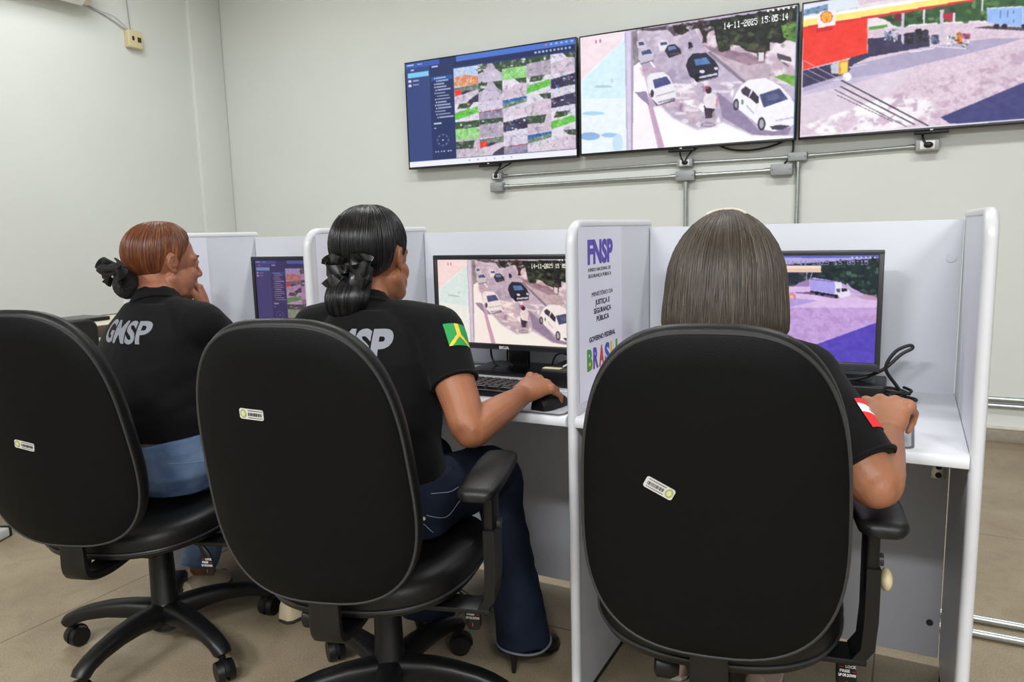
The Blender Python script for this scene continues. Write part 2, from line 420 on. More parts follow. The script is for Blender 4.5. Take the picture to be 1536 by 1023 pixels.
# ------------------------------------------------------------------ left side furniture
t = thing('side_table', 'cream table with dark wooden edge along the left wall', 'table', (-4.19, .62, 0))
M_tabtop = mat('cream_laminate', (205, 198, 180), .4); M_wood = mat('dark_wood_edge', (88, 68, 54), .5, var=.25, vscale=12, stretch=(8, 1, 8))
MB().box((0, 0, .728), (.53, 2.0, .026), bev=.002).build('tabletop', M_tabtop, t)
MB().box((.267, 0, .714), (.018, 2.0, .062), bev=.003).build('wooden_edge', M_wood, t)
MB().box((-.267, 0, .714), (.018, 2.0, .062), bev=.003).build('wooden_edge', M_wood, t)
M_greymetal = mat('grey_painted_metal', (196, 197, 200), .4, metal=.1)
for sx in (-.2, .2):
    for sy in (-.93, .93):
        MB().box((sx, sy, .35), (.035, .035, .70), bev=.004).build('leg', M_greymetal, t)
t = thing('laptop', 'thin closed black laptop lying on the cream side table', 'laptop', (-4.30, .40, .741))
MB().box((0, 0, .009), (.24, .34, .014), bev=.003).build('base', M_black, t)
MB().box((0, 0, .019), (.24, .34, .006), bev=.002).build('lid', M_blackg, t)
# far visitor chair, mostly hidden
t = thing('visitor_chair', 'dark chair behind the leftmost swivel chair, facing the side table', 'chair', (-3.72, -.13, 0), .0)
o = [V((.14, p.x, p.z)) for p in rrect(.42, .36, .05, plane='xz', c=(0, 0, .645))]
MB().prism(o, (.035, 0, 0), bev=.012, seg=3).build('backrest', M_vinyl, t)
MB().box((-.1, 0, .44), (.42, .42, .05), bev=.02, seg=3).build('seat', M_vinyl, t)
for sy in (-.12, .12):
    MB().box((.125, sy, .45), (.02, .03, .2), bev=.004).build('back_support', M_black, t)
for sx in (-.27, .08):
    for sy in (-.19, .19):
        MB().cyl((sx, sy, 0), (sx, sy, .42), .013).build('leg', M_black, t)
# foot of a metal work table at the left edge
t = thing('metal_table', 'grey metal table foot with black end cap at the left edge', 'table', (-3.42, -1.15, 0))
D = V((-.030, .075, 0)).normalized(); O = V((-3.352, -.545, 0))
Rz = Matrix.Rotation(math.atan2(D.y, D.x)-PI/2, 3, 'Z')
MB().box(O-D*.40+V((0, 0, .024)), (.05, .80, .036), bev=.004, rot=Rz).build('foot', M_greymetal, t, world=True)
for q in (.006, -.806):
    MB().box(O+D*q+V((0, 0, .0235)), (.052, .014, .043), bev=.003, rot=Rz).build('end_cap', M_black, t, world=True)
MB().box(O-D*.44+V((-0, 0, .37)), (.05, .07, .66), bev=.004, rot=Rz).build('upright', M_greymetal, t, world=True)
MB().box(O-D*.52+V((-.48, -.16, .715)), (1.1, .72, .03), bev=.004, rot=Rz).build('tabletop', M_tabtop, t, world=True)
MB().box(O-D*.44+V((-.8, -.35, .36)), (.05, .07, .68), bev=.004, rot=Rz).build('upright', M_greymetal, t, world=True)
MB().box(O-D*.44+V((-.8, -.35, .02)), (.05, .72, .036), bev=.004, rot=Rz).build('foot', M_greymetal, t, world=True)
# ------------------------------------------------------------------ camera feeds: painted as per-vertex colours on a fine grid
FONT = {'0': '01110 10001 10011 10101 11001 10001 01110', '1': '00100 01100 00100 00100 00100 00100 01110', '2': '01110 10001 00001 00110 01000 10000 11111',
        '4': '00010 00110 01010 10010 11111 00010 00010', '5': '11111 10000 11110 00001 00001 10001 01110', '6': '00110 01000 10000 11110 10001 10001 01110', '7': '11111 00001 00010 00100 01000 01000 01000', '-': '00000 00000 00000 11111 00000 00000 00000', ':': '00000 00100 00000 00000 00000 00100 00000', ' ': '00000 00000 00000 00000 00000 00000 00000',
        '9': '01110 10001 10001 01111 00001 00010 01100', '3': '11110 00001 00001 01110 00001 00001 11110', '8': '01110 10001 10001 01110 10001 10001 01110'}
def homog(src, dst):
    A = []
    for (x, y), (u, v) in zip(src, dst):
        A.append([x, y, 1, 0, 0, 0, -u*x, -u*y, -u]); A.append([0, 0, 0, x, y, 1, -v*x, -v*y, -v])
    _, _, vt = np.linalg.svd(np.array(A, float)); return vt[-1].reshape(3, 3)
class Paint:
    """a w x h picture; shapes are given in any planar frame mapped by the four corners TL TR BR BL"""
    def __init__(s, w, h, corners, base, seed=1):
        s.w, s.h = w, h; s.a = np.zeros((h, w, 3)); s.a[:] = base; s.rng = np.random.RandomState(seed)
        s.H = homog(corners, [(0, 0), (1, 0), (1, 1), (0, 1)])
        yy, xx = np.mgrid[0:h, 0:w]; s.X = (xx+.5)/w; s.Y = (yy+.5)/h
    def m(s, pts):
        p = np.array([[x, y, 1] for x, y in pts], float) @ s.H.T; return p[:, :2]/p[:, 2:]
    def noise(s, sx, sy):
        g = s.rng.rand(max(2, int(sy))+2, max(2, int(sx))+2)
        fx = s.X*(g.shape[1]-1.001); fy = s.Y*(g.shape[0]-1.001); ix = fx.astype(int); iy = fy.astype(int); tx = fx-ix; ty = fy-iy
        return (g[iy, ix]*(1-tx)+g[iy, ix+1]*tx)*(1-ty)+(g[iy+1, ix]*(1-tx)+g[iy+1, ix+1]*tx)*ty
    def inside(s, pts):
        P = s.m(pts); m = np.zeros((s.h, s.w), bool); n = len(P)
        for i in range(n):
            (x0, y0), (x1, y1) = P[i], P[(i+1) % n]
            if y0 == y1: continue
            c = ((y0 <= s.Y) != (y1 <= s.Y)) & (s.X < (x1-x0)*(s.Y-y0)/(y1-y0)+x0); m ^= c
        return m
    def put(s, mask, col, a=1., jit=0, js=(60, 40)):
        c = np.array(col, float)
        if jit: c = c+((s.noise(*js)-.5)*2*jit)[..., None]*np.ones(3)
        else: c = c+np.zeros_like(s.a)
        mk = (mask*a)[..., None] if mask.dtype != bool else (mask.astype(float)*a)[..., None]
        s.a = s.a*(1-mk)+c*mk
    def poly(s, pts, col, a=1., jit=0, js=(60, 40)): s.put(s.inside(pts), col, a, jit, js); return s
    def soft(s, m, n):
        m = m.astype(float)
        for _ in range(n):
            p = np.pad(m, 1, 'edge'); m = (p[1:-1, 1:-1]+p[:-2, 1:-1]+p[2:, 1:-1]+p[1:-1, :-2]+p[1:-1, 2:])/5
        return m
    def glow(s, pts, col, a=1., n=8, jit=0): s.put(s.soft(s.inside(pts), n), col, a, jit); return s
    def fbm(s, f, oct=4):
        o = 0; w = 1; tot = 0
        for k in range(oct): o = o+w*s.noise(f*2**k*1.6, f*2**k); tot += w; w *= .6
        return o/tot
    def dapple(s, pts, col, f, lo, hi, a=1.):
        m = s.soft(s.inside(pts), 3); n = s.fbm(f); s.put(m*np.clip((n-lo)/(hi-lo), 0, 1), col, a)
    def grain(s, amp=9, big=10):
        n = (s.fbm(60, 3)-.5)*2*amp+(s.fbm(9, 3)-.5)*2*big
        s.a = np.clip(s.a+n[..., None]*(1-np.abs(s.a.mean(-1)/255-.5)*1.2)[..., None], 0, 255)
    def ell(s, cx, cy, rx, ry, col, a=1., jit=0, ring=0):
        P = [(cx+rx*math.cos(t), cy+ry*math.sin(t)) for t in np.linspace(0, 2*PI, 28, endpoint=False)]
        m = s.inside(P)
        if ring: m &= ~s.inside([(cx+(rx-ring)*math.cos(t), cy+(ry-ring)*math.sin(t)) for t in np.linspace(0, 2*PI, 28, endpoint=False)])
        s.put(m, col, a, jit); return s
    def blobs(s, pts, cols, n, r, seed=3, a=1.):
        """foliage: many small discs scattered inside a polygon"""
        rg = random.Random(seed); xs = [p[0] for p in pts]; ys = [p[1] for p in pts]; M0 = s.inside(pts); s.put(M0, cols[0], a, 12)
        for _ in range(n):
            x = rg.uniform(min(xs), max(xs)); y = rg.uniform(min(ys), max(ys)); q = s.m([(x, y)])[0]
            i, j = int(q[1]*s.h), int(q[0]*s.w)
            if 0 <= i < s.h and 0 <= j < s.w and M0[i, j]:
                s.ell(x, y, r*rg.uniform(.4, 1.2), r*rg.uniform(.3, .9), rg.choice(cols), a*.85)
    def line(s, p, q, w, col, a=1.):
        d = V((q[0]-p[0], q[1]-p[1])); n = V((-d.y, d.x)).normalized()*w/2
        s.poly([(p[0]+n.x, p[1]+n.y), (q[0]+n.x, q[1]+n.y), (q[0]-n.x, q[1]-n.y), (p[0]-n.x, p[1]-n.y)], col, a)
    def text(s, txt, p, q, hgt, col, a=1.):
        d = V((q[0]-p[0], q[1]-p[1])); L = d.length; d.normalize(); e = V((0, 1)); cw = L/len(txt); px = cw/6; py = hgt/7
        for k, ch in enumerate(txt):
            for r, row in enumerate(FONT.get(ch, FONT[' ']).split()):
                for c, b in enumerate(row):
                    if b == '1':
                        o = V(p)+d*(k*cw+c*px)+e*(r*py)
                        s.poly([o, o+d*px*1.15, o+d*px*1.15+e*py*1.1, o+e*py*1.1], col, a)
    def blur(s, n=1):
        for _ in range(n):
            p = np.pad(s.a, ((1, 1), (1, 1), (0, 0)), 'edge'); s.a = (p[1:-1, 1:-1]*2+p[:-2, 1:-1]+p[2:, 1:-1]+p[1:-1, :-2]+p[1:-1, 2:])/6
        return s

def street(w, h, sec, tint=(1, 1, 1), lift=0):
    p = Paint(w, h, [(35, 240), (1440, 30), (1420, 905), (60, 1000)], (196, 184, 208), 5)
    p.put(np.ones((h, w), bool), (194, 180, 204), 1, 14)
    p.poly([(760, 170), (900, 140), (1440, 30), (1440, 560), (1090, 530), (860, 340)], (238, 226, 236), 1, 8)
    p.poly([(380, 195), (700, 150), (760, 250), (640, 290), (470, 300), (400, 260)], (205, 190, 210), 1, 25)
    p.poly([(30, 235), (325, 200), (350, 995), (60, 1005)], (238, 247, 252), 1, 5)
    p.poly([(35, 238), (322, 205), (300, 270), (160, 400), (45, 520)], (250, 226, 236), .9, 6)
    p.poly([(200, 380), (330, 250), (335, 640), (60, 640), (60, 520)], (206, 240, 250), .6, 8)
    for e in [(110, 885, 66, 26, (126, 170, 224)), (130, 737, 72, 13, (160, 212, 240)), (235, 878, 52, 15, (150, 190, 236)), (290, 930, 34, 60, (196, 226, 246)), (190, 562, 60, 8, (170, 200, 210)), (245, 525, 12, 14, (190, 215, 225))]: p.ell(*e, a=.8)
    p.poly([(322, 204), (366, 199), (386, 988), (348, 992)], (218, 208, 232), 1, 6)
    p.line((368, 200), (384, 985), 14, (170, 160, 186)); p.line((326, 210), (352, 990), 8, (190, 180, 215))
    p.poly([(384, 330), (425, 400), (470, 560), (560, 965), (386, 985)], (252, 247, 252), 1, 3)
    p.poly([(368, 200), (400, 195), (420, 400), (384, 430)], (120, 112, 120), .8, 30)
    p.poly([(600, 560), (760, 545), (830, 700), (800, 830), (640, 700), (560, 700)], (202, 182, 200), 1, 20)
    p.poly([(640, 545), (770, 548), (720, 600), (660, 600)], (246, 238, 244), .9)
    p.glow([(500, 700), (560, 690), (640, 770), (800, 850), (960, 800), (1150, 885), (1430, 890), (1430, 990), (585, 970)], (254, 252, 254), 1, 5)
    p.dapple([(560, 540), (860, 520), (1060, 560), (960, 800), (800, 830), (600, 700)], (250, 244, 250), 16, .55, .68); p.dapple([(420, 330), (720, 300), (760, 540), (600, 560)], (170, 156, 186), 10, .5, .62); p.dapple([(560, 560), (860, 560), (860, 820), (640, 740)], (150, 120, 152), 12, .56, .7, .8)
    for e in [(720, 600, 60, 12), (700, 640, 50, 9), (980, 548, 40, 12), (1060, 540, 40, 9), (760, 720, 50, 9), (690, 740, 40, 9), (950, 600, 60, 9), (720, 790, 22, 14)]: p.ell(*e, (244, 234, 242), .7)
    p.poly([(440, 590), (470, 600), (510, 690), (590, 960), (548, 965), (480, 690)], (196, 160, 190), .9)
    # right-hand pavement, kerb, trees
    p.dapple([(760, 170), (1440, 60), (1440, 560), (1090, 530), (860, 340)], (200, 176, 192), 9, .46, .6); p.dapple([(860, 300), (1260, 380), (1290, 500), (1100, 520)], (126, 92, 110), 14, .5, .66, .85)
    p.line((865, 340), (1100, 540), 22, (120, 105, 128), .8)
    p.poly([(880, 330), (1000, 350), (1130, 380), (1300, 440), (1250, 500), (1090, 520)], (196, 176, 190), .9, 16)
    p.poly([(820, 290), (960, 330), (1130, 350), (1240, 410), (1120, 430), (900, 350)], (150, 120, 140), .8, 20)
    p.poly([(1285, 505), (1350, 488), (1430, 500), (1430, 578), (1370, 545)], (112, 168, 66), 1, 18)
    p.blobs([(390, 190), (640, 160), (700, 150), (720, 215), (640, 235), (600, 190), (500, 200)], [(92, 80, 92), (150, 138, 150), (60, 55, 60), (200, 190, 205)], 40, 16, 11)
    p.blobs([(630, 165), (900, 125), (905, 190), (850, 215), (800, 185), (740, 190), (690, 225), (650, 215)], [(38, 30, 34), (66, 50, 52), (24, 22, 24), (90, 80, 84)], 60, 16, 12)
    p.poly([(800, 180), (880, 170), (850, 240), (852, 280), (824, 280), (826, 240)], (52, 40, 44), 1)
    p.blobs([(895, 130), (1440, 40), (1440, 285), (1370, 262), (1330, 290), (1262, 268), (1256, 336), (1180, 352), (1110, 336), (1060, 300), (1010, 292), (985, 336), (940, 338), (916, 284), (902, 205)], [(22, 26, 24), (38, 46, 36), (14, 18, 16), (60, 72, 48), (40, 36, 40)], 170, 20, 13)
    p.blobs([(1330, 170), (1430, 140), (1430, 285), (1350, 250)], [(96, 140, 60), (130, 170, 80), (52, 80, 38)], 40, 12, 14)
    p.poly([(1170, 300), (1240, 300), (1225, 400), (1185, 400)], (60, 44, 48), 1); p.poly([(1185, 345), (1222, 345), (1222, 402), (1185, 402)], (226, 220, 230), 1)
    p.poly([(1305, 350), (1395, 378), (1400, 410), (1310, 385)], (86, 74, 84), 1); p.line((1320, 390), (1380, 440), 10, (120, 100, 110)); p.line((1330, 400), (1400, 415), 12, (240, 230, 236))
    p.ell(748, 305, 14, 30, (52, 44, 56)); p.ell(742, 285, 10, 12, (36, 30, 36)); p.poly([(735, 320), (780, 300), (775, 340), (740, 345)], (200, 190, 206), .8)
    p.dapple([(900, 130), (1440, 40), (1440, 285), (1256, 336), (1110, 336), (916, 284)], (92, 100, 70), 22, .56, .72, .8); p.dapple([(620, 165), (905, 125), (905, 190), (650, 215)], (206, 196, 206), 20, .6, .7)
    # cars
    def car(body, glass, bc, gc=(74, 80, 130), sh=None, bump=None):
        if sh: p.poly(sh, (104, 92, 122), .85)
        p.poly(body, bc, 1, 5); p.poly(glass, gc, 1, 8)
        if bump: p.line(*bump, 8, (90, 84, 104))
    car([(400, 270), (440, 255), (465, 290), (455, 320), (405, 310)], [(412, 275), (440, 268), (450, 290), (415, 295)], (214, 206, 218))
    car([(415, 340), (445, 308), (490, 306), (512, 360), (505, 390), (430, 412), (412, 380)], [(430, 335), (485, 318), (502, 345), (438, 358)], (206, 200, 214), sh=[(415, 390), (430, 420), (512, 395), (500, 370)])
    car([(535, 275), (560, 258), (600, 265), (612, 300), (600, 325), (548, 332)], [(552, 278), (590, 270), (600, 288), (556, 296)], (232, 226, 236))
    car([(582, 330), (600, 295), (645, 285), (682, 318), (690, 350), (610, 378)], [(602, 305), (645, 296), (660, 318), (606, 330)], (46, 44, 62), (110, 130, 180), bump=((612, 356), (682, 345)))
    p.poly([(420, 440), (540, 425), (530, 470), (440, 500)], (200, 170, 190), .5); p.line((490, 400), (520, 440), 12, (250, 244, 250)); p.line((440, 460), (480, 450), 14, (196, 150, 176))
    car([(720, 430), (732, 385), (762, 350), (850, 345), (905, 395), (930, 440), (926, 500), (800, 530), (745, 500)], [(772, 388), (850, 375), (878, 415), (784, 430)], (38, 36, 56), (84, 124, 186), sh=[(735, 480), (800, 540), (925, 508), (930, 480)])
    p.ell(824, 468, 18, 11, (226, 226, 240)); p.ell(914, 448, 14, 10, (216, 216, 232)); p.line((806, 508), (922, 484), 14, (206, 206, 222)); p.ell(792, 510, 14, 26, (18, 16, 24))
    p.poly([(395, 600), (468, 596), (490, 690), (430, 640)], (150, 134, 168), .95)
    car([(468, 510), (490, 480), (575, 470), (610, 495), (655, 580), (658, 640), (545, 684), (500, 640), (478, 590)], [(508, 520), (596, 498), (628, 545), (522, 578)], (240, 236, 244), (80, 84, 138), sh=[(480, 610), (535, 692), (655, 660), (650, 620)])
    p.line((530, 628), (650, 595), 7, (180, 172, 190)); p.line((545, 668), (650, 640), 8, (150, 144, 164)); p.ell(505, 610, 11, 26, (70, 62, 80))
    # motorcyclist
    p.ell(866, 815, 48, 17, (120, 104, 124), 1, ring=11); p.glow([(800, 770), (915, 760), (930, 830), (820, 840)], (196, 180, 200), .5, 4); p.poly([(838, 690), (905, 700), (912, 770), (850, 775)], (66, 50, 70), 1, 20); p.ell(905, 770, 14, 46, (190, 176, 190), .8)
    p.poly([(833, 650), (850, 608), (905, 610), (930, 650), (912, 712), (850, 705)], (232, 224, 232), 1, 12); p.line((925, 640), (918, 700), 14, (210, 150, 160))
    p.ell(868, 590, 19, 24, (60, 36, 46)); p.ell(856, 572, 12, 10, (196, 60, 80))
    # white hatchback
    p.poly([(920, 600), (1040, 690), (1190, 850), (1400, 838), (1380, 885), (1240, 888), (1150, 880), (960, 770)], (150, 134, 168), 1, 8)
    p.poly([(1026, 660), (1040, 620), (1078, 558), (1130, 522), (1235, 514), (1330, 568), (1395, 640), (1428, 700), (1428, 815), (1290, 862), (1232, 852), (1062, 716)], (246, 244, 251), 1, 4)
    p.poly([(1074, 592), (1104, 566), (1140, 590), (1124, 640), (1086, 616)], (66, 56, 78)); p.poly([(1128, 640), (1152, 594), (1192, 640), (1186, 690)], (54, 44, 66))
    p.poly([(1194, 622), (1322, 580), (1378, 652), (1222, 706)], (72, 80, 124), 1, 14); p.ell(1285, 640, 40, 22, (96, 100, 140), .8)
    p.ell(1045, 686, 19, 38, (58, 52, 66)); p.ell(1046, 686, 10, 24, (150, 146, 160)); p.ell(1209, 812, 25, 44, (56, 50, 62)); p.ell(1209, 812, 14, 30, (176, 172, 186))
    p.poly([(1262, 828), (1330, 818), (1392, 826), (1340, 850), (1280, 850)], (70, 64, 84)); p.line((1300, 792), (1420, 770), 10, (200, 198, 214)); p.ell(1085, 670, 8, 18, (120, 150, 120)); p.line((1110, 690), (1160, 745), 9, (150, 150, 170), .6)
    p.ell(1182, 690, 12, 12, (240, 238, 246)); p.ell(1370, 625, 10, 10, (240, 238, 246))
    p.line((38, 236), (1440, 27), 10, (60, 110, 150)); p.line((1436, 30), (1418, 905), 10, (70, 120, 160))
    p.grain(10, 9)
    p.line((130, 270), (300, 240), 26, (248, 240, 246), .5); p.ell(138, 268, 6, 14, (170, 80, 110), .7); p.ell(165, 262, 6, 14, (170, 80, 110), .7)
    p.blur(1)
    p.text('14-11-2025 15:05:'+sec, (958, 150), (1380, 84), 44, (252, 252, 252))
    for k in range(6): p.ell(1246+33*k, 72-4.6*k, 7, 8, (240, 240, 240))
    p.a = np.clip(p.a*np.array(tint)+lift, 0, 255); return p

def station(w, h):
    p = Paint(w, h, [(60, 20), (1960, -275), (1875, 765), (36, 900)], (226, 208, 222), 9)
    p.put(np.ones((h, w), bool), (230, 214, 228), 1, 10); p.put(np.ones((h, w), bool), (214, 188, 206), .5, 26, (160, 110))
    p.poly([(400, 30), (1990, -250), (1990, 150), (1480, 150), (1000, 150), (480, 190)], (238, 226, 234), 1, 8)
    p.blobs([(500, 100), (700, 60), (1230, -20), (1990, -150), (1990, 60), (1480, 100), (1230, 130), (1000, 140), (640, 165), (600, 130)], [(52, 92, 52), (84, 128, 64), (34, 62, 40), (110, 150, 90)], 220, 24, 4)
    p.poly([(470, 150), (590, 135), (590, 175), (470, 190)], (240, 234, 236)); p.poly([(480, 172), (600, 155), (600, 175), (480, 192)], (100, 160, 70))
    p.poly([(55, 570), (350, 430), (870, 305), (1260, 250), (1480, 250), (1200, 330), (700, 450), (300, 570), (60, 620)], (178, 168, 200), 1, 6)
    p.poly([(55, 460), (350, 390), (470, 250), (590, 240), (860, 190), (872, 300), (480, 372), (380, 420), (340, 480), (55, 570)], (56, 50, 86), 1, 10)
    p.poly([(55, 600), (300, 520), (560, 480), (780, 440), (640, 600), (300, 760), (55, 820)], (226, 214, 232), .5, 8)
    p.glow([(600, 640), (860, 640), (900, 720), (560, 900), (300, 900)], (252, 248, 252), .8, 14)
    p.dapple([(300, 760), (1000, 480), (1990, 150), (1990, 420), (940, 770), (400, 880)], (190, 158, 184), 34, .5, .64, .75); p.dapple([(60, 820), (560, 640), (900, 640), (860, 820), (200, 900)], (254, 250, 254), 12, .42, .58)
    p.poly([(938, 770), (1480, 540), (1990, 330), (1990, 800), (1000, 812)], (62, 64, 122), 1, 8)
    p.line((740, 340), (900, 312), 12, (226, 220, 236)); p.line((350, 440), (470, 415), 8, (210, 204, 226))
    # pumps and people under the canopy
    for x, y, ww, hh, c in [(600, 230, 40, 60, (140, 150, 190)), (650, 225, 30, 80, (196, 190, 210)), (740, 250, 50, 60, (38, 34, 44)), (800, 230, 36, 90, (26, 24, 34)), (845, 230, 30, 70, (60, 56, 76)), (905, 255, 50, 60, (110, 120, 160)), (1000, 260, 56, 80, (214, 206, 220)), (1060, 250, 34, 70, (232, 130, 60)), (1098, 290, 26, 50, (246, 236, 240)), (1100, 235, 50, 40, (196, 110, 140))]: p.blobs([(x-ww/2, y-hh/2), (x+ww/2, y-hh/2), (x+ww/2, y+hh/2), (x-ww/2, y+hh/2)], [c, tuple(q*.45 for q in c), tuple(min(255, q*1.4+20) for q in c), tuple(q*.7 for q in c)], 16, 13, int(x))
    p.poly([(870, 296), (1110, 312), (1105, 320), (870, 304)], (228, 222, 236))
    for x0, x1 in ((684, 708), (935, 962)): p.poly([(x0, 60), (x1, 56), (x1-6, 290), (x0+4, 272)], (206, 200, 220), 1, 6)
    p.poly([(640, 95), (690, 88), (690, 130), (645, 136)], (116, 34, 60)); p.poly([(955, 82), (1035, 78), (1032, 138), (958, 128)], (176, 44, 64)); p.poly([(1020, 80), (1036, 80), (1034, 142), (1018, 142)], (236, 228, 236))
    p.line((834, 40), (832, 150), 12, (232, 226, 232)); p.line((1210, -20), (1206, 70), 12, (230, 226, 230))
    # canopy
    p.poly([(55, 30), (400, -30), (420, 40), (55, 110)], (226, 236, 246)); p.blobs([(60, 60), (215, 20), (215, 60), (60, 100)], [(120, 150, 190), (170, 200, 216), (90, 120, 130)], 20, 14, 6)
    p.poly([(52, 110), (1160, -75), (1160, -30), (52, 150)], (253, 250, 246)); p.poly([(52, 128), (600, 40), (1160, -50), (1160, -8), (52, 178)], (252, 232, 130), 1, 8); p.poly([(52, 172), (1160, -12), (1160, 2), (52, 192)], (222, 48, 66))
    p.poly([(56, 190), (468, 118), (470, 345), (56, 456)], (244, 58, 44), 1, 4); p.line((470, 118), (470, 345), 6, (250, 150, 140)); p.poly([(145, 180), (245, 165), (245, 190), (145, 208)], (206, 36, 36))
    p.poly([(150, 84), (266, 64), (264, 158), (152, 180)], (252, 240, 236))
    for r0, c in ((41, (222, 66, 56)), (35, (252, 200, 60))):
        pts = [(208-r0*.42, 110+r0*.86), (208+r0*.42, 106+r0*.86)]
        for i in range(7):
            a = -.35*PI/2+ (PI+.35*PI)*i/6; pts += [(208+r0*math.cos(a), 106-r0*math.sin(a)*.95)]
        p.poly(pts, c)
    for i in range(5):
        a = PI*(.18+.64*i/4); p.line((208, 138), (208+30*math.cos(a), 108-28*math.sin(a)), 3, (232, 110, 56))
    p.poly([(285, 400), (346, 388), (346, 480), (285, 490)], (226, 160, 70), 1, 14); p.poly([(300, 410), (342, 402), (342, 470), (300, 478)], (250, 214, 90)); p.poly([(232, 420), (285, 405), (285, 480), (240, 480)], (206, 210, 226), 1, 24)
    p.ell(340, 500, 28, 28, (250, 246, 250)); p.poly([(245, 520), (330, 505), (330, 515), (250, 530)], (220, 214, 228))
    for (a, b, w_) in [((60, 392), (868, 830), 8), ((90, 455), (775, 818), 7), ((60, 478), (720, 830), 4), ((120, 545), (640, 800), 3)]:
        mid = (a[0]+(b[0]-a[0])*.3, a[1]+(b[1]-a[1])*.3); p.line(a, mid, w_*.6, (210, 190, 210)); p.line(mid, b, w_, (40, 34, 50))
    # truck
    p.poly([(1150, 180), (1240, 168), (1500, 178), (1640, 190), (1640, 208), (1480, 200), (1300, 190)], (66, 56, 76), .9)
    p.poly([(1236, 50), (1475, 38), (1640, 20), (1640, 165), (1475, 176), (1240, 146)], (150, 184, 240), 1, 6); p.line((1236, 52), (1475, 40), 8, (216, 226, 250)); p.line((1470, 40), (1470, 178), 5, (206, 220, 250))
    for x in (1325, 1372, 1410): p.line((x, 62), (x, 148), 3, (70, 90, 140))
    for x in (1300, 1350, 1480): p.ell(x, 170, 20, 16, (24, 22, 30))
    p.grain(9, 8)
    p.line((42, 888), (1870, 758), 8, (230, 226, 236))
    return p.blur(1)

def station_close(w, h):
    p = Paint(w, h, [(-630, 110), (752, 103), (722, 862), (-642, 792)], (208, 180, 236), 21)
    p.put(np.ones((h, w), bool), (214, 182, 236), 1, 10); p.put(np.ones((h, w), bool), (190, 150, 214), .4, 26, (160, 110))
    p.poly([(-640, 100), (760, 100), (760, 170), (-640, 170)], (186, 176, 232), 1, 6)
    p.poly([(-640, 100), (760, 96), (760, 122), (-640, 126)], (104, 108, 196))
    p.blobs([(-300, 175), (120, 170), (760, 125), (745, 400), (640, 370), (560, 330), (480, 290), (300, 260), (130, 320), (-300, 330)], [(30, 46, 48), (54, 80, 68), (20, 30, 38), (80, 112, 96)], 260, 20, 8)
    p.poly([(-640, 200), (270, 188), (270, 330), (-640, 360)], (70, 62, 100), .3)
    p.poly([(-640, 330), (270, 322), (600, 372), (760, 420), (760, 470), (-640, 470)], (226, 196, 240), 1, 8)
    p.poly([(-640, 175), (352, 178), (352, 222), (-640, 222)], (250, 232, 226)); p.poly([(-640, 196), (352, 198), (352, 216), (-640, 214)], (250, 206, 172)); p.line((-640, 220), (352, 222), 5, (206, 150, 190))
    p.line((252, 225), (250, 275), 8, (200, 190, 226)); p.line((275, 270), (290, 225), 6, (190, 180, 220)); p.poly([(92, 270), (122, 268), (120, 318), (94, 316)], (140, 50, 90))
    p.poly([(150, 365), (300, 358), (480, 395), (460, 408), (300, 380)], (88, 64, 110), .8)
    p.poly([(278, 272), (488, 292), (444, 375), (276, 348)], (176, 166, 240), 1, 6); p.line((278, 272), (440, 288), 7, (120, 112, 196)); p.poly([(444, 290), (492, 296), (498, 330), (450, 330)], (240, 236, 250))
    p.poly([(446, 332), (520, 330), (545, 350), (560, 385), (490, 402), (446, 380)], (240, 234, 248), 1, 6); p.poly([(492, 336), (528, 336), (532, 356), (494, 358)], (38, 36, 66)); p.poly([(458, 338), (482, 336), (482, 362), (458, 360)], (90, 84, 130)); p.line((526, 302), (575, 350), 10, (196, 196, 220))
    p.poly([(276, 350), (444, 378), (444, 392), (276, 362)], (36, 30, 56))
    for x, y in ((322, 368), (360, 376), (456, 390)): p.ell(x, y, 13, 13, (20, 16, 30))
    p.poly([(560, 370), (600, 372), (590, 400), (540, 400)], (206, 190, 220), .8); p.poly([(590, 385), (730, 380), (740, 420), (640, 410)], (196, 150, 180), .7)
    p.ell(150, 395, 26, 34, (226, 150, 160), 1, 20); p.ell(150, 405, 14, 20, (250, 200, 150)); p.ell(176, 440, 12, 22, (250, 244, 250))
    p.poly([(-640, 500), (130, 400), (330, 420), (120, 470), (-640, 640)], (176, 150, 226), .8, 6)
    p.poly([(280, 740), (735, 572), (730, 880), (-640, 880), (-640, 860), (100, 800)], (92, 74, 190), 1, 6)
    p.dapple([(-640, 470), (760, 470), (735, 572), (-100, 860), (-640, 860)], (186, 146, 206), 26, .5, .66, .7); p.grain(9, 8); p.blur(1)
    p.text('14-11-2025 15:05:15', (110, 142), (680, 142), 30, (150, 142, 190), .9)
    for k in range(6): p.ell(566+31*k, 122, 7, 6, (226, 220, 250), .8)
    return p

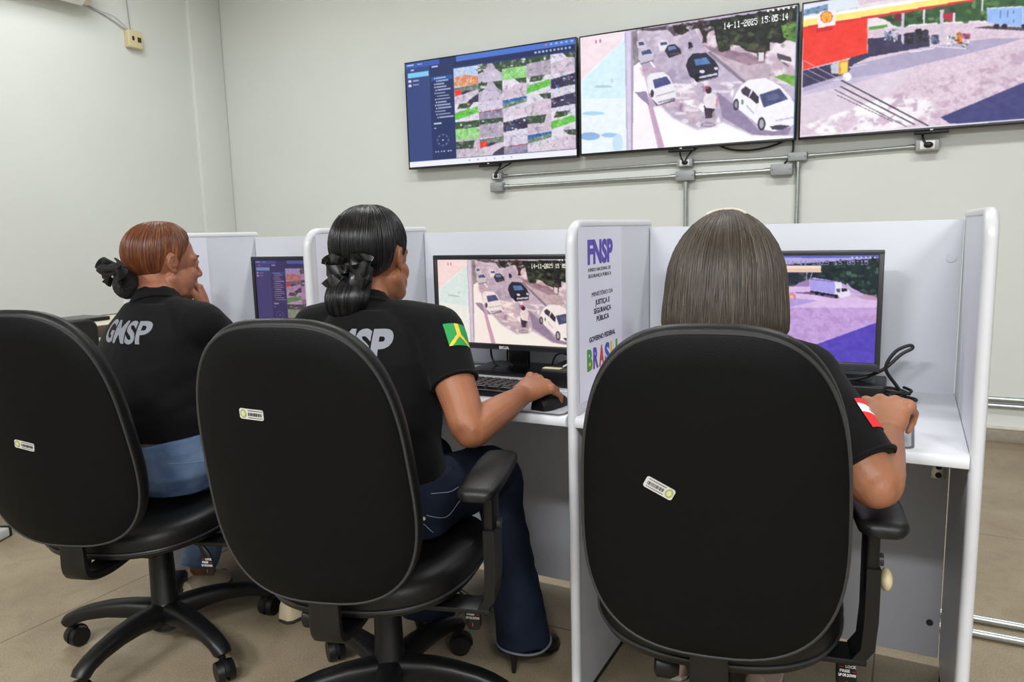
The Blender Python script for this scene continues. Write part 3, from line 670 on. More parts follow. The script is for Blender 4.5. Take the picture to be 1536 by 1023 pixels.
def console(w, h, tint=(1, 1, 1), mix=None):
    p = Paint(w, h, [(24, 246), (1178, 72), (1198, 872), (76, 958)], (44, 60, 112), 31); rg = random.Random(4)
    L = lambda u, v: tuple(q for q in (24+1154*u+52*v*(1-u)+20*u*v, 246-174*u+712*v*(1-u)+800*u*v))
    R = lambda u0, v0, u1, v1: [L(u0, v0), L(u1, v0), L(u1, v1), L(u0, v1)]
    p.poly(R(.0, .0, 1, .05), (58, 92, 176)); p.poly(R(.3, .0, 1, .05), (76, 118, 206)); p.poly(R(0, .05, .14, .96), (56, 74, 128)); p.poly(R(.14, .05, .28, .96), (42, 54, 100)); p.poly(R(.28, .05, 1, .1), (36, 46, 92)); p.poly(R(.2, .0, .3, .055), (36, 50, 104))
    p.poly(R(.012, .1, .135, .145), (128, 204, 240)); p.poly(R(.15, .165, .275, .2), (36, 92, 160))
    p.poly(R(.01, .018, .05, .03), (226, 232, 244)); p.poly(R(.07, .018, .1, .028), (170, 184, 220)); p.poly(R(.03, .065, .05, .078), (200, 206, 226)); p.poly(R(.155, .06, .19, .075), (200, 206, 226))
    for v in (.165, .205): p.poly(R(.014, v, .03, v+.025), (226, 226, 240)); p.poly(R(.04, v+.006, .075, v+.017), (160, 170, 206))
    for i in range(14):
        v = .17+i*.0285; u = .165+rg.choice((0, .006, .012)); p.poly(R(u+.012, v+.004, u+.055+rg.random()*.045, v+.016), (206, 214, 238), .75); p.ell(*L(u+.004, v+.01), 4, 5, (226, 230, 244))
    p.poly(R(.155, .60, .2, .615), (206, 212, 236)); p.poly(R(.155, .645, .17, .655), (180, 190, 226)); p.line(L(.15, .585), L(.275, .585), 2, (90, 104, 156))
    for i in range(8):
        a = i*PI/4; c = L(.205, .765); p.ell(c[0]+36*math.cos(a), c[1]+36*math.sin(a), 6, 6, (110, 124, 176))
    p.ell(*L(.205, .765), 5, 5, (220, 226, 244)); p.ell(*L(.205, .765), 42, 42, (84, 98, 150), .8, ring=3)
    for u in (.16, .175, .195, .21, .235, .25): p.ell(*L(u, .87), 5, 5, (200, 206, 236))
    for k in range(10): p.poly(R(.76+.022*k, .068, .772+.022*k, .086), (214, 222, 244), .8)
    for k, c in enumerate([(226, 120, 150), (190, 206, 240), (190, 206, 240), (200, 214, 244), (200, 214, 244), (210, 220, 246)]): p.poly(R(.82+.03*k, .016, .835+.03*k, .03), c, .8)
    road = (196, 182, 204); pale = (228, 220, 236); green = (104, 196, 76); dkg = (62, 84, 62); sky = (186, 208, 240); tile = (226, 140, 108); red = (244, 58, 52); blue = (60, 106, 176); dark = (64, 58, 84)
    def cell(c, r, kind):
        u0 = .282+c*.1424; u1 = u0+.1424; v0 = .115+r*.1655; v1 = min(v0+.1655, .945)
        q = lambda a, b: (u0+(u1-u0)*a, v0+(v1-v0)*b)
        def P_(pts, col, j=14): p.poly([L(*q(a, b)) for a, b in pts], col, 1, j, (140, 90))
        def B_(pts, cols, n, rr): p.blobs([L(*q(a, b)) for a, b in pts], cols, n, rr, c*7+r)
        full = [(0, 0), (1, 0), (1, 1), (0, 1)]
        if kind == 'roof': P_(full, sky); P_([(0, .5), (.5, .42), (1, .6), (1, 1), (0, 1)], tile, 30); P_([(.1, .8), (.9, .75), (1, 1), (0, 1)], (236, 160, 110), 30)
        elif kind == 'road': P_(full, road); B_([(0, 0), (.4, 0), (.3, .35), (0, .5)], [dkg, (90, 110, 80), pale], 10, 14); B_([(.6, 0), (1, 0), (1, .6), (.8, .4)], [dkg, (44, 60, 44)], 10, 14); P_([(.2, .4), (.8, .4), (1, 1), (.1, 1)], (206, 194, 216), 8)
        elif kind == 'lawn': P_(full, pale, 20); P_([(0, .35), (.6, .2), (1, .5), (1, 1), (0, 1)], (150, 216, 130), 20); B_([(0, 0), (1, 0), (1, .4), (0, .4)], [dkg, (120, 130, 130), pale], 14, 12)
        elif kind == 'grey': P_(full, (182, 168, 188)); B_([(0, 0), (1, 0), (1, .25), (0, .3)], [dkg, (120, 120, 130), pale], 10, 12)
        elif kind == 'pale': P_(full, pale); P_([(0, .5), (1, .2), (1, 1), (0, 1)], (214, 196, 214)); B_([(.5, 0), (1, 0), (1, .3), (.7, .25)], [dkg, (130, 120, 140)], 10, 10)
        elif kind == 'red': P_(full, (214, 200, 218)); P_([(0, .1), (1, 0), (1, .35), (0, .4)], (120, 130, 120), 40); P_([(.45, .3), (.75, .35), (.4, .5), (0, .5)], dark); P_([(0, .25), (.28, .2), (.3, .48), (0, .58)], red, 4); P_([(.6, .85), (1, .55), (1, 1), (.5, 1)], dark)
        elif kind == 'green': P_(full, pale); P_([(0, .5), (.95, .25), (1, .6), (0, .9)], green, 24); B_([(.2, 0), (.8, 0), (.6, .3), (.1, .3)], [dkg, (130, 150, 120), tile], 10, 12)
        elif kind == 'court': P_(full, (214, 204, 226)); P_([(0, .6), (1, .52), (1, .56), (0, .65)], (170, 80, 70), 4); P_([(0, .65), (1, .56), (1, 1), (0, 1)], (150, 140, 170))
        elif kind == 'fence': P_(full, (220, 206, 222)); P_([(0, .1), (1, 0), (1, .12), (0, .3)], blue, 30); P_([(0, .3), (1, .12), (1, .3), (0, .55)], (110, 140, 120), 40)
        elif kind == 'cars': P_(full, (222, 216, 234)); B_([(0, .3), (1, .1), (1, .7), (0, .8)], [dark, blue, (240, 240, 246), (150, 140, 160)], 18, 10)
        else: P_(full, (206, 190, 208)); B_([(0, .1), (.8, .1), (.7, .5), (0, .5)], [dkg, (70, 60, 80), (120, 130, 120)], 12, 12)
    grid = [['roof', 'road', 'lawn', 'grey', 'pale'], ['red', 'road', 'pale', 'green', 'cars'], ['green', 'court', 'fence', 'pale', 'cars'], ['lawn', 'grey', 'cars', 'trees', 'green'], ['trees', 'red', 'court', 'fence', 'pale']]
    for r in range(5):
        for c in range(5): cell(c, r, grid[r][c])
    ga = R(.282, .115, .994, .945); p.dapple(ga, (80, 80, 96), 36, .6, .74, .4); p.dapple(ga, (246, 242, 250), 30, .6, .74, .45); p.dapple(ga, (90, 140, 80), 22, .66, .78, .4)
    k0 = p.a.copy(); p.grain(16, 8); mk = p.inside(ga)[..., None]; p.a = np.where(mk, p.a, k0)
    for c in range(6):
        u = .282+c*.1424
        if u < .999: p.line(L(u, .115), L(u, .945), 2, (190, 190, 206), .5)
    p.poly(R(0, .945, 1, 1), (240, 240, 248)); 
    for k in range(6): p.ell(*L(.36+.05*k, .972), 6, 5, rg.choice([(210, 150, 170), (160, 170, 200), (180, 190, 210)]))
    p.blur(1)
    if mix: p.a = p.a*(1-mix[1])+np.array(mix[0])*mix[1]
    p.a = np.clip(p.a*np.array(tint), 0, 255); return p

def picture(name, paint, x0, x1, z0, z1, y, m, parent):
    """the lit picture as one flat fine grid facing -y"""
    w, h = paint.w, paint.h; a = np.clip(paint.a/255., 0, 1)
    a = np.where(a <= .04045, a/12.92, ((a+.055)/1.055)**2.4)
    u = (np.arange(w)/(w-1)); v = (np.arange(h)/(h-1)); U, Vv = np.meshgrid(u, v)
    co = np.stack([x0+(x1-x0)*U, np.full_like(U, y), z1+(z0-z1)*Vv], -1).reshape(-1, 3)
    idx = np.arange(w*h).reshape(h, w); q = np.stack([idx[:-1, :-1], idx[1:, :-1], idx[1:, 1:], idx[:-1, 1:]], -1).reshape(-1, 4)
    me = bpy.data.meshes.new(name); me.from_pydata(co.tolist(), [], q.tolist())
    at = me.attributes.new('Col', 'FLOAT_COLOR', 'POINT')
    at.data.foreach_set('color', np.concatenate([a.reshape(-1, 3), np.ones((w*h, 1))], 1).astype(np.float32).ravel())
    me.materials.append(m); o = bpy.data.objects.new(name, me); COL.objects.link(o); o.parent = parent
    return o
M_scr_tv = screen_mat('tv_picture', 1.0); M_scr_mon = screen_mat('monitor_picture', .92)

# ------------------------------------------------------------------ wall screens
def tv(x0, x1, z0, z1, paint, label):
    xc = (x0+x1)/2; zc = (z0+z1)/2; y0 = 2.454
    t = thing('wall_mounted_screen', label, 'television', (xc, YB, zc), 0, 'video wall screens')
    MB().box((0, y0-YB+.022, 0), (x1-x0, .04, z1-z0), bev=.003).build('casing', M_blackg, t)
    fr = MB()
    b = .0075
    ol = [V((x, 0, z)) for x, z in ((x0-xc, z0-zc), (x1-xc, z0-zc), (x1-xc, z1-zc), (x0-xc, z1-zc))]
    fr.box((0, y0-YB, (z1-zc)-b/2), (x1-x0, .008, b), bev=.0015); fr.box((0, y0-YB, (z0-zc)+b), (x1-x0, .008, b*2), bev=.0015)
    for sx in (-1, 1): fr.box((sx*((x1-x0)/2-b/2), y0-YB, 0), (b, .008, z1-z0-.004), bev=.0015)
    fr.build('bezel', M_blackg, t)
    picture('picture', paint, x0-xc+b, x1-xc-b, z0-zc+b*2, z1-zc-b, y0-YB+.0008, M_scr_tv, t)
    MB().box((0, -.018, 0), (.5, .034, .4), bev=.004).build('wall_mount', M_black, t)
    MB().box((0, y0-YB+.012, z0-zc-.009), (.16, .03, .016), bev=.004).build('sensor_bar', M_black, t)
    MB().box((0, y0-YB-.0035, z0-zc+.003), (.014, .003, .006), bev=.0008).build('status_light', M_white, t)
    return t
P_street = street(384, 218, '14'); P_stat = station(384, 218); P_cons = console(384, 218)
tv(-3.372, -2.046, 1.648, 2.393, P_cons, 'left wall screen showing a dark blue console with a grid of small camera views')
tv(-2.026, -.718, 1.654, 2.390, P_street, 'middle wall screen showing a street with a white car and a motorcyclist')
tv(-.702, .612, 1.654, 2.388, P_stat, 'right wall screen showing a fuel station with a red panel')
# screen cables down to the outlets
cable([(-2.63, YB-.03, 1.66), (-2.64, YB-.05, 1.62), (-2.668, YB-.062, 1.588), (-2.67, YB-.062, 1.57)], .005, 'power_cable', 'black cable from the left wall screen to its outlet box')
cable([(-2.53, YB-.05, 1.655), (-2.60, YB-.055, 1.622), (-2.645, YB-.06, 1.60), (-2.66, YB-.064, 1.575)], .005, 'power_cable', 'second black cable slanting to the outlet box under the left wall screen')
cable([(-1.39, YB-.04, 1.662), (-1.385, YB-.05, 1.63), (-1.375, YB-.062, 1.60), (-1.36, YB-.066, 1.58)], .005, 'power_cable', 'short black cable from the middle wall screen to its outlet box')
cable([(-1.27, YB-.04, 1.662), (-1.31, YB-.05, 1.64), (-1.335, YB-.062, 1.61), (-1.35, YB-.066, 1.583)], .005, 'power_cable', 'black cable slanting left into the outlet box under the middle wall screen')
cable([(-1.16, YB-.04, 1.662), (-1.08, YB-.035, 1.632), (-.98, YB-.03, 1.622), (-.87, YB-.035, 1.632), (-.77, YB-.04, 1.662)], .006, 'power_cable', 'black cable sagging in an arc below the right half of the middle wall screen')
cable([(-.735, YB-.04, 1.66), (-.735, YB-.04, 1.60), (-.755, YB-.045, 1.56), (-.775, YB-.05, 1.535)], .006, 'power_cable', 'black cable hanging between the middle and right wall screens')
cable([(-.08, YB-.04, 1.66), (-.085, YB-.05, 1.63), (-.075, YB-.06, 1.60), (-.06, YB-.064, 1.585)], .006, 'power_cable', 'black cable from the right wall screen to the rightmost outlet box')

# ------------------------------------------------------------------ desk monitors
def monitor(x0, w, y, z0, z1, paint, label, bez, bm, depth=.035, brand=None, ym=-.06):
    xc = x0+w/2; zc = (z0+z1)/2; b, bb = bez
    t = thing('desk_monitor', label, 'monitor', (xc, y+.06, ZT), 0, 'desk monitors')
    zo = zc-ZT; hz = z1-z0; yo = -.06
    MB().box((0, yo+.012+depth/2, zo), (w-.004, depth, hz-.004), bev=.006).build('casing', M_black, t)
    fr = MB()
    fr.box((0, yo+.006, zo+hz/2-b/2), (w, .016, b), bev=.003); fr.box((0, yo+.006, zo-hz/2+bb/2), (w, .016, bb), bev=.003)
    for sx in (-1, 1): fr.box((sx*(w/2-b/2), yo+.006, zo), (b, .0155, hz-.003), bev=.003)
    fr.build('bezel', bm, t)
    picture('picture', paint, -w/2+b, w/2-b, zo-hz/2+bb, zo+hz/2-b, yo+.004, M_scr_mon, t)
    MB().box((0, .03, zo*.55), (.07, .018, zo*1.1), bev=.004).build('stand_neck', M_black, t)
    MB().prism(rrect(.25, .19, .03, plane='xy', c=(0, 0, .0008)), (0, 0, .012), bev=.003).build('stand_base', M_blackg, t)
    if brand:
        text_mesh(brand, .0125, (1, 0, 0), (0, 0, 1), (-.022, yo-.0024, zo-hz/2+.003), depth=.0006, bold=.0004, width=.034).build('brand_lettering', M_white, t)
    return t
monitor(-1.462, .512, -.15, .826, 1.118, street(330, 186, '15', (1.0, .95, .90), 6), 'black monitor showing the street with parked cars, beside the woman with the ponytail', (.0145, .018), M_bezel, brand='BKUA')
monitor(-.682, .512, -.14, .821, 1.121, station_close(330, 186), 'monitor with purple picture of a white truck, right of the woman with the bob', (.0125, .021), M_bezel3)
monitor(-2.262, .512, -.15, .826, 1.119, console(330, 186, (.84, .72, .80), ((150, 110, 150), .25)), 'monitor with purplish camera grid, half hidden behind the leftmost desk partition', (.0145, .018), M_bezel)

# ------------------------------------------------------------------ things on the desks
def place_keyboard(x, y, rot, label):
    t = thing('keyboard', label, 'keyboard', (x, y, ZT), rot)
    MB().prism(rrect(.44, .148, .012, plane='xy', c=(0, 0, .002)), (0, 0, .016), bev=.004).build('case', M_black, t)
    M_key = mat('black_keycap', (24, 24, 26), .38)
    key = None; n = 0
    rows = [(.052, 15), (.030, 15), (.010, 15), (-.010, 15), (-.030, 14), (-.051, 10)]
    for ry, cnt in rows:
        for i in range(cnt):
            wd_ = .44-.03; x_ = -wd_/2+wd_*(i+.5)/cnt
            kw = wd_/cnt-.003 if cnt == 10 else .0165*1.5
            if key is None:
                b = MB(); b.loft([[V((a, c_, 0)) for a, c_, _ in [(p.x, p.y, 0) for p in rrect(.0245, .0175, .002, n=2, plane='xy')]], [V((p.x*.86, p.y*.84, .006)) for p in rrect(.0245, .0175, .002, n=2, plane='xy')]])
                key = b.build('key', M_key, t); k = key
            else:
                k = key.copy(); COL.objects.link(k); k.parent = t
            k.location = (x_, ry, .0182); k.scale = ((wd_/cnt-.003)/.0245, 1, 1); n += 1
    return t
place_keyboard(-1.20, -.375, -.02, 'black keyboard on the middle desk, in front of the street monitor')
def mousepad(x0, x1, y0, y1, label):
    t = thing('mouse_pad', label, 'mouse pad', ((x0+x1)/2, (y0+y1)/2, ZT))
    M_pad = mat('grey_mouse_pad', (178, 180, 186), .8, bump=.1, bscale=500); M_padedge = mat('dark_pad_edge', (96, 98, 104), .7)
    w, h = x1-x0, y1-y0
    MB().prism(rrect(w, h, .018, plane='xy', c=(0, 0, .0006)), (0, 0, .0022)).build('border', M_padedge, t)
    MB().prism(rrect(w-.011, h-.011, .014, plane='xy', c=(0, 0, .0024)), (0, 0, .0009)).build('surface', M_pad, t)
mousepad(-1.01, -.829, -.572, -.335, 'light grey mouse pad under the hand of the woman with the ponytail')
mousepad(-.30, -.092, -.562, -.277, 'light grey mouse pad on the rightmost desk')
def mouse(x, y, rot, label):
    t = thing('computer_mouse', label, 'mouse', (x, y, ZT+.0036), rot)
    rings = []
    for i in range(11):
        s_ = i/10; yy = -.055+.11*s_; wv = .031*math.sqrt(max(.02, 1-((s_-.48)/.54)**4)); hz = .036*math.sqrt(max(.01, 1-((s_-.42)/.62)**2))
        rings.append([V((wv*math.copysign(abs(math.cos(a))**.7, math.cos(a)), yy, max(0.0006, hz*(abs(math.sin(a))**.8)) if math.sin(a) > 0 else .0006)) for a in [2*PI*k/20 for k in range(20)]])
    MB().loft(rings).build('shell', M_black, t)
    MB().cyl((-.004, .03, .030), (.004, .03, .030), .007, n=14).build('scroll_wheel', M_pipe, t)
mouse(-.893, -.505, -.18, 'black mouse under the right hand of the woman with the ponytail')
mouse(-.142, -.50, .05, 'black mouse under the right hand of the woman with the bob')

t = thing('computer_box', 'small black computer box with a cream label, behind the mouse of the middle desk', 'computer', (-.925, -.20, ZT))
MB().box((0, 0, .026), (.20, .17, .048), bev=.006, seg=3).build('case', M_black, t)
MB().box((-.075, -.055, .0505), (.055, .022, .001)).build('label_sticker', mat('cream_label', (238, 232, 190), .6), t)
MB().cyl((.05, -.0865, .026), (.05, -.085, .026), .006).build('power_button', M_pipe, t)
tag(MB().box((-.835, -.12, .826), (.05, .06, .05), bev=.012, seg=3).build('green_box', mat('green_plastic', (20, 120, 60), .4)), 'small green object on the black computer box behind the FNSP partition', 'box')
cable([(-.975, -.235, .803), (-.955, -.20, .815), (-.92, -.15, .83), (-.86, -.13, .82), (-.83, -.12, .80)], .0028, 'white_cable', 'thin white cable running over the small black computer box', M_white)
cable([(-1.31, -.06, .84), (-1.30, -.075, .79), (-1.27, -.09, .762), (-1.21, -.10, .757), (-1.16, -.06, .757)], .0035, 'monitor_cable', 'black cable hanging left below the street monitor')
cable([(-1.25, -.05, .84), (-1.25, -.06, .79), (-1.235, -.07, .765), (-1.19, -.045, .757)], .0035, 'monitor_cable', 'second black cable dropping below the street monitor')
cable([(-1.10, -.05, .757), (-1.08, -.06, .80), (-1.05, -.05, .806), (-1.02, -.05, .77), (-1.0, -.04, .757)], .003, 'monitor_cable', 'thin black cable arching right of the street monitor stand')
cable([(-1.40, -.12, .757), (-1.33, -.15, .757), (-1.26, -.09, .758), (-1.30, -.05, .758), (-1.38, -.06, .757)], .003, 'monitor_cable', 'black cable looping on the middle desk left of the monitor stand')

t = thing('computer_box', 'black computer box lying on the rightmost desk below the purple monitor', 'computer', (-.24, -.10, ZT))
MB().box((0, 0, .022), (.17, .15, .042), bev=.006, seg=3).build('case', M_black, t)
MB().box((0, 0, .0435), (.12, .10, .0015)).build('cover_plate', M_blackg, t)
cable([(-.28, -.115, .795), (-.222, -.115, .797), (-.165, -.11, .822), (-.125, -.10, .862), (-.101, -.095, .878), (-.108, -.095, .885), (-.138, -.10, .868), (-.157, -.11, .828), (-.135, -.11, .79), (-.112, -.12, .762)], .0042, 'monitor_cable', 'black cable rising in a tall loop right of the purple monitor')
pts = []
for i in range(30):
    a = i*.9; pts.append((-.155+.040*math.cos(a)+.0006*i, -.13+.022*math.sin(a), .757+.0006*i+.004*(i % 3)))
cable(pts, .0036, 'cable_coil', 'tangled coil of black cable on the rightmost desk', sm=4)
cable([(-.150, -.15, .757), (-.118, -.14, .765), (-.088, -.125, .757), (-.095, -.145, .757), (-.135, -.16, .757)], .0036, 'cable_loop', 'small black cable loop at the right end of the tangled coil')
cable([(-.235, -.22, .757), (-.205, -.20, .760), (-.178, -.185, .762), (-.15, -.18, .757)], .0032, 'blue_cable', 'blue cable lying beside the tangled black coil', mat('blue_cable', (60, 110, 170), .5))

# ------------------------------------------------------------------ posters
def poster(k, y0, y1, z0, z1, label, full):
    x = PXL[k]+PT+.0004
    t = thing('poster', label, 'poster', (x, (y0+y1)/2, z0), 0, 'posters on the partitions')
    MB().box((x+.0005, (y0+y1)/2, (z0+z1)/2), (.0008, y1-y0, z1-z0)).build('sheet', M_paper, t, world=True)
    if not full: return
    M_pur = mat('purple_ink', (92, 74, 178), .6); M_ink = mat('black_ink', (40, 38, 60), .6)
    X = (0, 1, 0); Y = (0, 0, 1); xo = x+.0011
    def wr(txt, ya, yb, z, hgt, m, bold=.0, name='lettering'):
        text_mesh(txt, hgt/.70, X, Y, (xo, ya, z), depth=.0004, bold=bold, width=yb-ya).build(name, m, t, world=True)
    wr('FNSP', -.487, -.315, 1.107, .054, M_pur, .0035, 'heading')
    wr('FUNDO NACIONAL DE', -.484, -.331, 1.0865, .0085, M_ink); wr('SEGURANÇA PÚBLICA', -.484, -.328, 1.0715, .0085, M_ink)
    wr('MINISTÉRIO DA', -.462, -.316, 1.025, .0105, M_ink); wr('JUSTIÇA E', -.440, -.340, 1.003, .0125, M_ink, .0004); wr('SEGURANÇA', -.450, -.330, .982, .0125, M_ink, .0004); wr('PÚBLICA', -.432, -.345, .9615, .0125, M_ink, .0004)
    wr('GOVERNO FEDERAL', -.482, -.30, .915, .012, M_ink, .0005)
    cols = [(74, 150, 70), (92, 74, 178), (206, 60, 60), (60, 90, 190), (240, 200, 40), (84, 160, 70)]
    for i, ch in enumerate('BRASIL'):
        ya = -.497+i*.040
        text_mesh(ch, .07, X, Y, (xo, ya, .848), depth=.0004, bold=.003, width=.034 if ch != 'I' else .014).build('lettering', mat('ink_%d' % i, cols[i], .6), t, world=True)
    MB().box((xo, -.478, .858), (.0005, .034, .022)).build('colour_patch', mat('ink_4', cols[4], .6), t, world=True)
poster(2, -.542, -.245, .775, 1.194, 'white poster with purple FNSP heading and GOVERNO FEDERAL lettering on the middle partition', True)
poster(1, -.537, -.240, .775, 1.193, 'white sheet on the partition behind the head of the woman with the ponytail', False)
poster(0, -.527, -.230, .775, 1.193, 'white sheet on the leftmost partition, in front of the face of the red-haired woman', False)
# ------------------------------------------------------------------ swivel chairs
BA, BH, BZ, BT, BB, BCV = .215, .301, .749, .20, .386, .03
def bsurf(s_, a, w, dx=0, dz=0):
    n = 3.0; c, s2 = math.cos(a), math.sin(a)
    u = BA*math.copysign(abs(c)**(2/n), c)*s_; v = BH*math.copysign(abs(s2)**(2/n), s2)*s_
    u *= 1-.07*v/BH
    return bpt(u, v, w)
def bpt(u, v, w):
    y = -BB-math.sin(BT)*v+BCV*(u/BA)**2+math.cos(BT)*w; z = BZ+math.cos(BT)*v+math.sin(BT)*w
    return V((u, y, z))
NB = 72
def brings(prof): return [[bsurf(s_, 2*PI*k/NB, w) for k in range(NB)] for s_, w in prof]
def make_chair():
    root = thing('swivel_chair', '', 'chair', (0, 0, 0))
    base = bpy.data.objects.new('base', None)
    # star base
    mb = MB(); mb.tube([(0, 0, .062), (0, 0, .07), (0, 0, .135), (0, 0, .15)], [.036, .044, .044, .034], n=28)
    for k in range(5):
        a = 2*PI*k/5; d = V((math.cos(a), math.sin(a), 0)); e = V((-d.y, d.x, 0)); rings = []
        for r_, zc, w, h in [(.02, .112, .034, .034), (.05, .116, .032, .032), (.11, .122, .029, .027), (.17, .120, .027, .0235), (.23, .110, .025, .021), (.265, .099, .0245, .020), (.290, .084, .0235, .018), (.301, .077, .020, .010)]:
            P0 = d*r_+V((0, 0, zc)); ring = []
            for j in range(16):
                t_ = 2*PI*j/16; ring.append(P0+e*(w*math.copysign(abs(math.cos(t_))**.7, math.cos(t_)))+V((0, 0, 1))*(h*math.copysign(abs(math.sin(t_))**.7, math.sin(t_)))+d*(.012*math.sin(t_) if r_ > .28 else 0))
            rings.append(ring)
        mb.loft(rings)
    base = mb.build('base', M_black, root)
    for k in range(5):
        a = 2*PI*k/5+.0; c = V((math.cos(a)*.288, math.sin(a)*.288, 0)); ca = a+1.1+.9*k
        d = V((math.cos(ca), math.sin(ca), 0)); e = V((-d.y, d.x, 0)); cc = c-d*.012
        m = MB()
        for sg in (-1, 1):
            m.cyl(cc+e*sg*.006+V((0, 0, .0305)), cc+e*sg*.023+V((0, 0, .0305)), .0302, .0275, n=24)
        m.cyl(cc-e*.0225+V((0, 0, .0305)), cc+e*.0225+V((0, 0, .0305)), .009)
        w_ = m.build('caster', M_black, base)
        h_ = MB(); ring = []
        for q in (-.0055, .0055):
            ring.append([cc+e*q+V((0, 0, .0315))+d*(.0335*math.cos(t_))+V((0, 0, .0335*math.sin(t_))) for t_ in [PI*(-.05+1.1*j/12) for j in range(13)]]+[cc+e*q+V((0, 0, .03))])
        h_.loft(ring); h_.cyl(c+V((0, 0, .05)), c+V((0, 0, .085)), .0095)
        h_.build('caster_fork', M_black, base)
    MB().tube([(0, 0, .13), (0, 0, .135), (0, 0, .30), (0, 0, .305)], [.04, .037, .033, .030], n=28).cyl((0, 0, .28), (0, 0, .375), .0245, n=24).build('gas_column', M_black, root)
    MB().box((0, -.02, .362), (.17, .26, .045), bev=.01, seg=3).build('tilt_mechanism', M_black, root)
    # seat
    def srow(prof):
        out = []
        for s_, z in prof:
            row = []
            for k in range(64):
                t_ = 2*PI*k/64; n = 2.7; u = .248*math.copysign(abs(math.cos(t_))**(2/n), math.cos(t_)); v = .245*math.copysign(abs(math.sin(t_))**(2/n), math.sin(t_))
                v = v if v > 0 else v*1.06; u *= 1-.05*(v/.245)*(-1)
                dip = -.012*max(0, v/.245)**3*(1 if z > .42 else 0)
                row.append(V((u*s_, v*s_-.012, z+dip+.008*(u*s_/.25)**2)))
            out.append(row)
        return out
    MB().loft(srow([(.0, .458), (.5, .458), (.80, .460), (.93, .456), (.985, .442), (1.0, .425), (.99, .408), (.96, .402)])).build('seat', M_vinyl, root)
    MB().loft(srow([(.975, .404), (.985, .397), (.97, .388), (.90, .382), (.5, .380), (.0, .380)])).build('seat_shell', M_black, root)
    MB().tube(srow([(.992, .404)])[0], .0032, n=8, closed=True).build('seat_piping', M_pipe, root)
    # backrest
    MB().loft(brings([(.0, -.010), (.9, -.010), (.968, -.009), (.99, -.004), (1.0, .004), (1.0, .010), (.99, .019), (.965, .026), (.90, .032), (.7, .036), (.4, .038), (0, .038)])).build('backrest', M_vinyl, root, ang=60)
    sh = MB().loft(brings([(.970, -.008), (.970, -.013), (.955, -.0165), (.8, -.0215), (.5, -.026), (.2, -.028), (.0, -.028)])).build('backrest_shell', M_shell, root)
    MB().tube([bsurf(.974, 2*PI*k/NB, -.0115) for k in range(NB)], .0038, n=8, closed=True).build('backrest_piping', M_pipe, root)
    # support bar from the mechanism up behind the backrest
    path = smooth_path([(0, -.12, .365), (0, -.24, .355), (0, -.318, .375), bpt(0, -.318, -.004), bpt(0, -.26, .004), bpt(0, -.16, .008)], 5)
    rings = []
    for i, p in enumerate(path):
        tn = (path[min(i+1, len(path)-1)]-path[max(i-1, 0)]).normalized(); nn = V((1, 0, 0)).cross(tn); f = i/(len(path)-1); w_ = .036-.006*f; th = .013-.006*f
        rings.append([p+V((w_*a, 0, 0))+nn*th*b_ for a, b_ in ((-1, -.6), (-.85, -1), (.85, -1), (1, -.6), (1, .6), (.85, 1), (-.85, 1), (-1, .6))])
    MB().loft(rings).build('back_support', M_black, root)
    MB().tube([(-.06, -.215, .358), (-.075, -.215, .358), (-.10, -.215, .358), (-.105, -.215, .358)], [.018, .026, .026, .020], n=20).build('tension_knob', M_black, root)
    # arms
    for sx in (1,):
        rings = []
        for yy, w_, zz, th in [(-.255, .018, .668, .006), (-.25, .031, .670, .012), (-.235, .040, .672, .016), (-.15, .043, .675, .017), (-.05, .042, .677, .017), (.0, .038, .676, .016), (.03, .030, .671, .013), (.045, .018, .662, .007)]:
            rings.append([V((sx*.302+w_*math.copysign(abs(math.cos(t_))**.6, math.cos(t_)), yy, zz+th*math.copysign(abs(math.sin(t_))**.7, math.sin(t_)))) for t_ in [2*PI*j/20 for j in range(20)]])
        MB().loft(rings).build('arm_pad', M_vinyl, root)
        m = MB(); m.box((sx*.302, -.115, .585), (.024, .062, .15), bev=.006, seg=3)
        m.loft([[V((sx*xx+a*.012, -.115+b_*hw, zz)) for a, b_ in ((-1, -1), (1, -1), (1, 1), (-1, 1))] for xx, zz, hw in ((.304, .56, .038), (.304, .46, .036), (.300, .40, .034), (.285, .378, .034))], mi=0)
        m.box((sx*.22, -.115, .372), (.16, .066, .012), bev=.003)
        post = m.build('arm_post', M_black, root)
        MB().cyl((sx*.316, -.115, .565), (sx*.324, -.115, .565), .012, n=18).build('height_button', M_pipe, post)
    # control paddles
    lev = MB()
    rings = []
    for zz, xx, w_, th in [(.395, .205, .006, .005), (.375, .232, .009, .006), (.355, .243, .014, .007), (.325, .248, .019, .007), (.305, .249, .019, .006), (.292, .249, .012, .004)]:
        rings.append([V((xx, -.10, zz))+V((w_*math.cos(t_), -.35*w_*math.cos(t_)*0+th*math.sin(t_), 0)) for t_ in [2*PI*j/16 for j in range(16)]])
    lv = lev.loft(rings).cyl((.08, -.10, .392), (.208, -.10, .393), .006, n=12).build('control_lever', M_black, root)
    M_lw = mat('white_lettering', (214, 214, 214), .6); M_lr = mat('red_lettering', (190, 40, 50), .6)
    for s_, zz, xx, m_ in (('LOCK', .339, .2455, M_lw), ('FREE', .330, .2355, M_lw), ('UP OR DOWN', .321, .2335, M_lw), ('-', .339, .2355, M_lr), ('-', .330, .2575, M_lr), ('|', .306, .248, M_lr)):
        wd_ = {'LOCK': .019, 'FREE': .018, 'UP OR DOWN': .031, '-': .007, '|': .0015}[s_]
        text_mesh(s_, .0078, (1, 0, 0), (0, 0, 1), (xx, -.1085, zz), depth=.0006, bold=.0003, width=wd_).build('lettering', m_, lv)
    return root
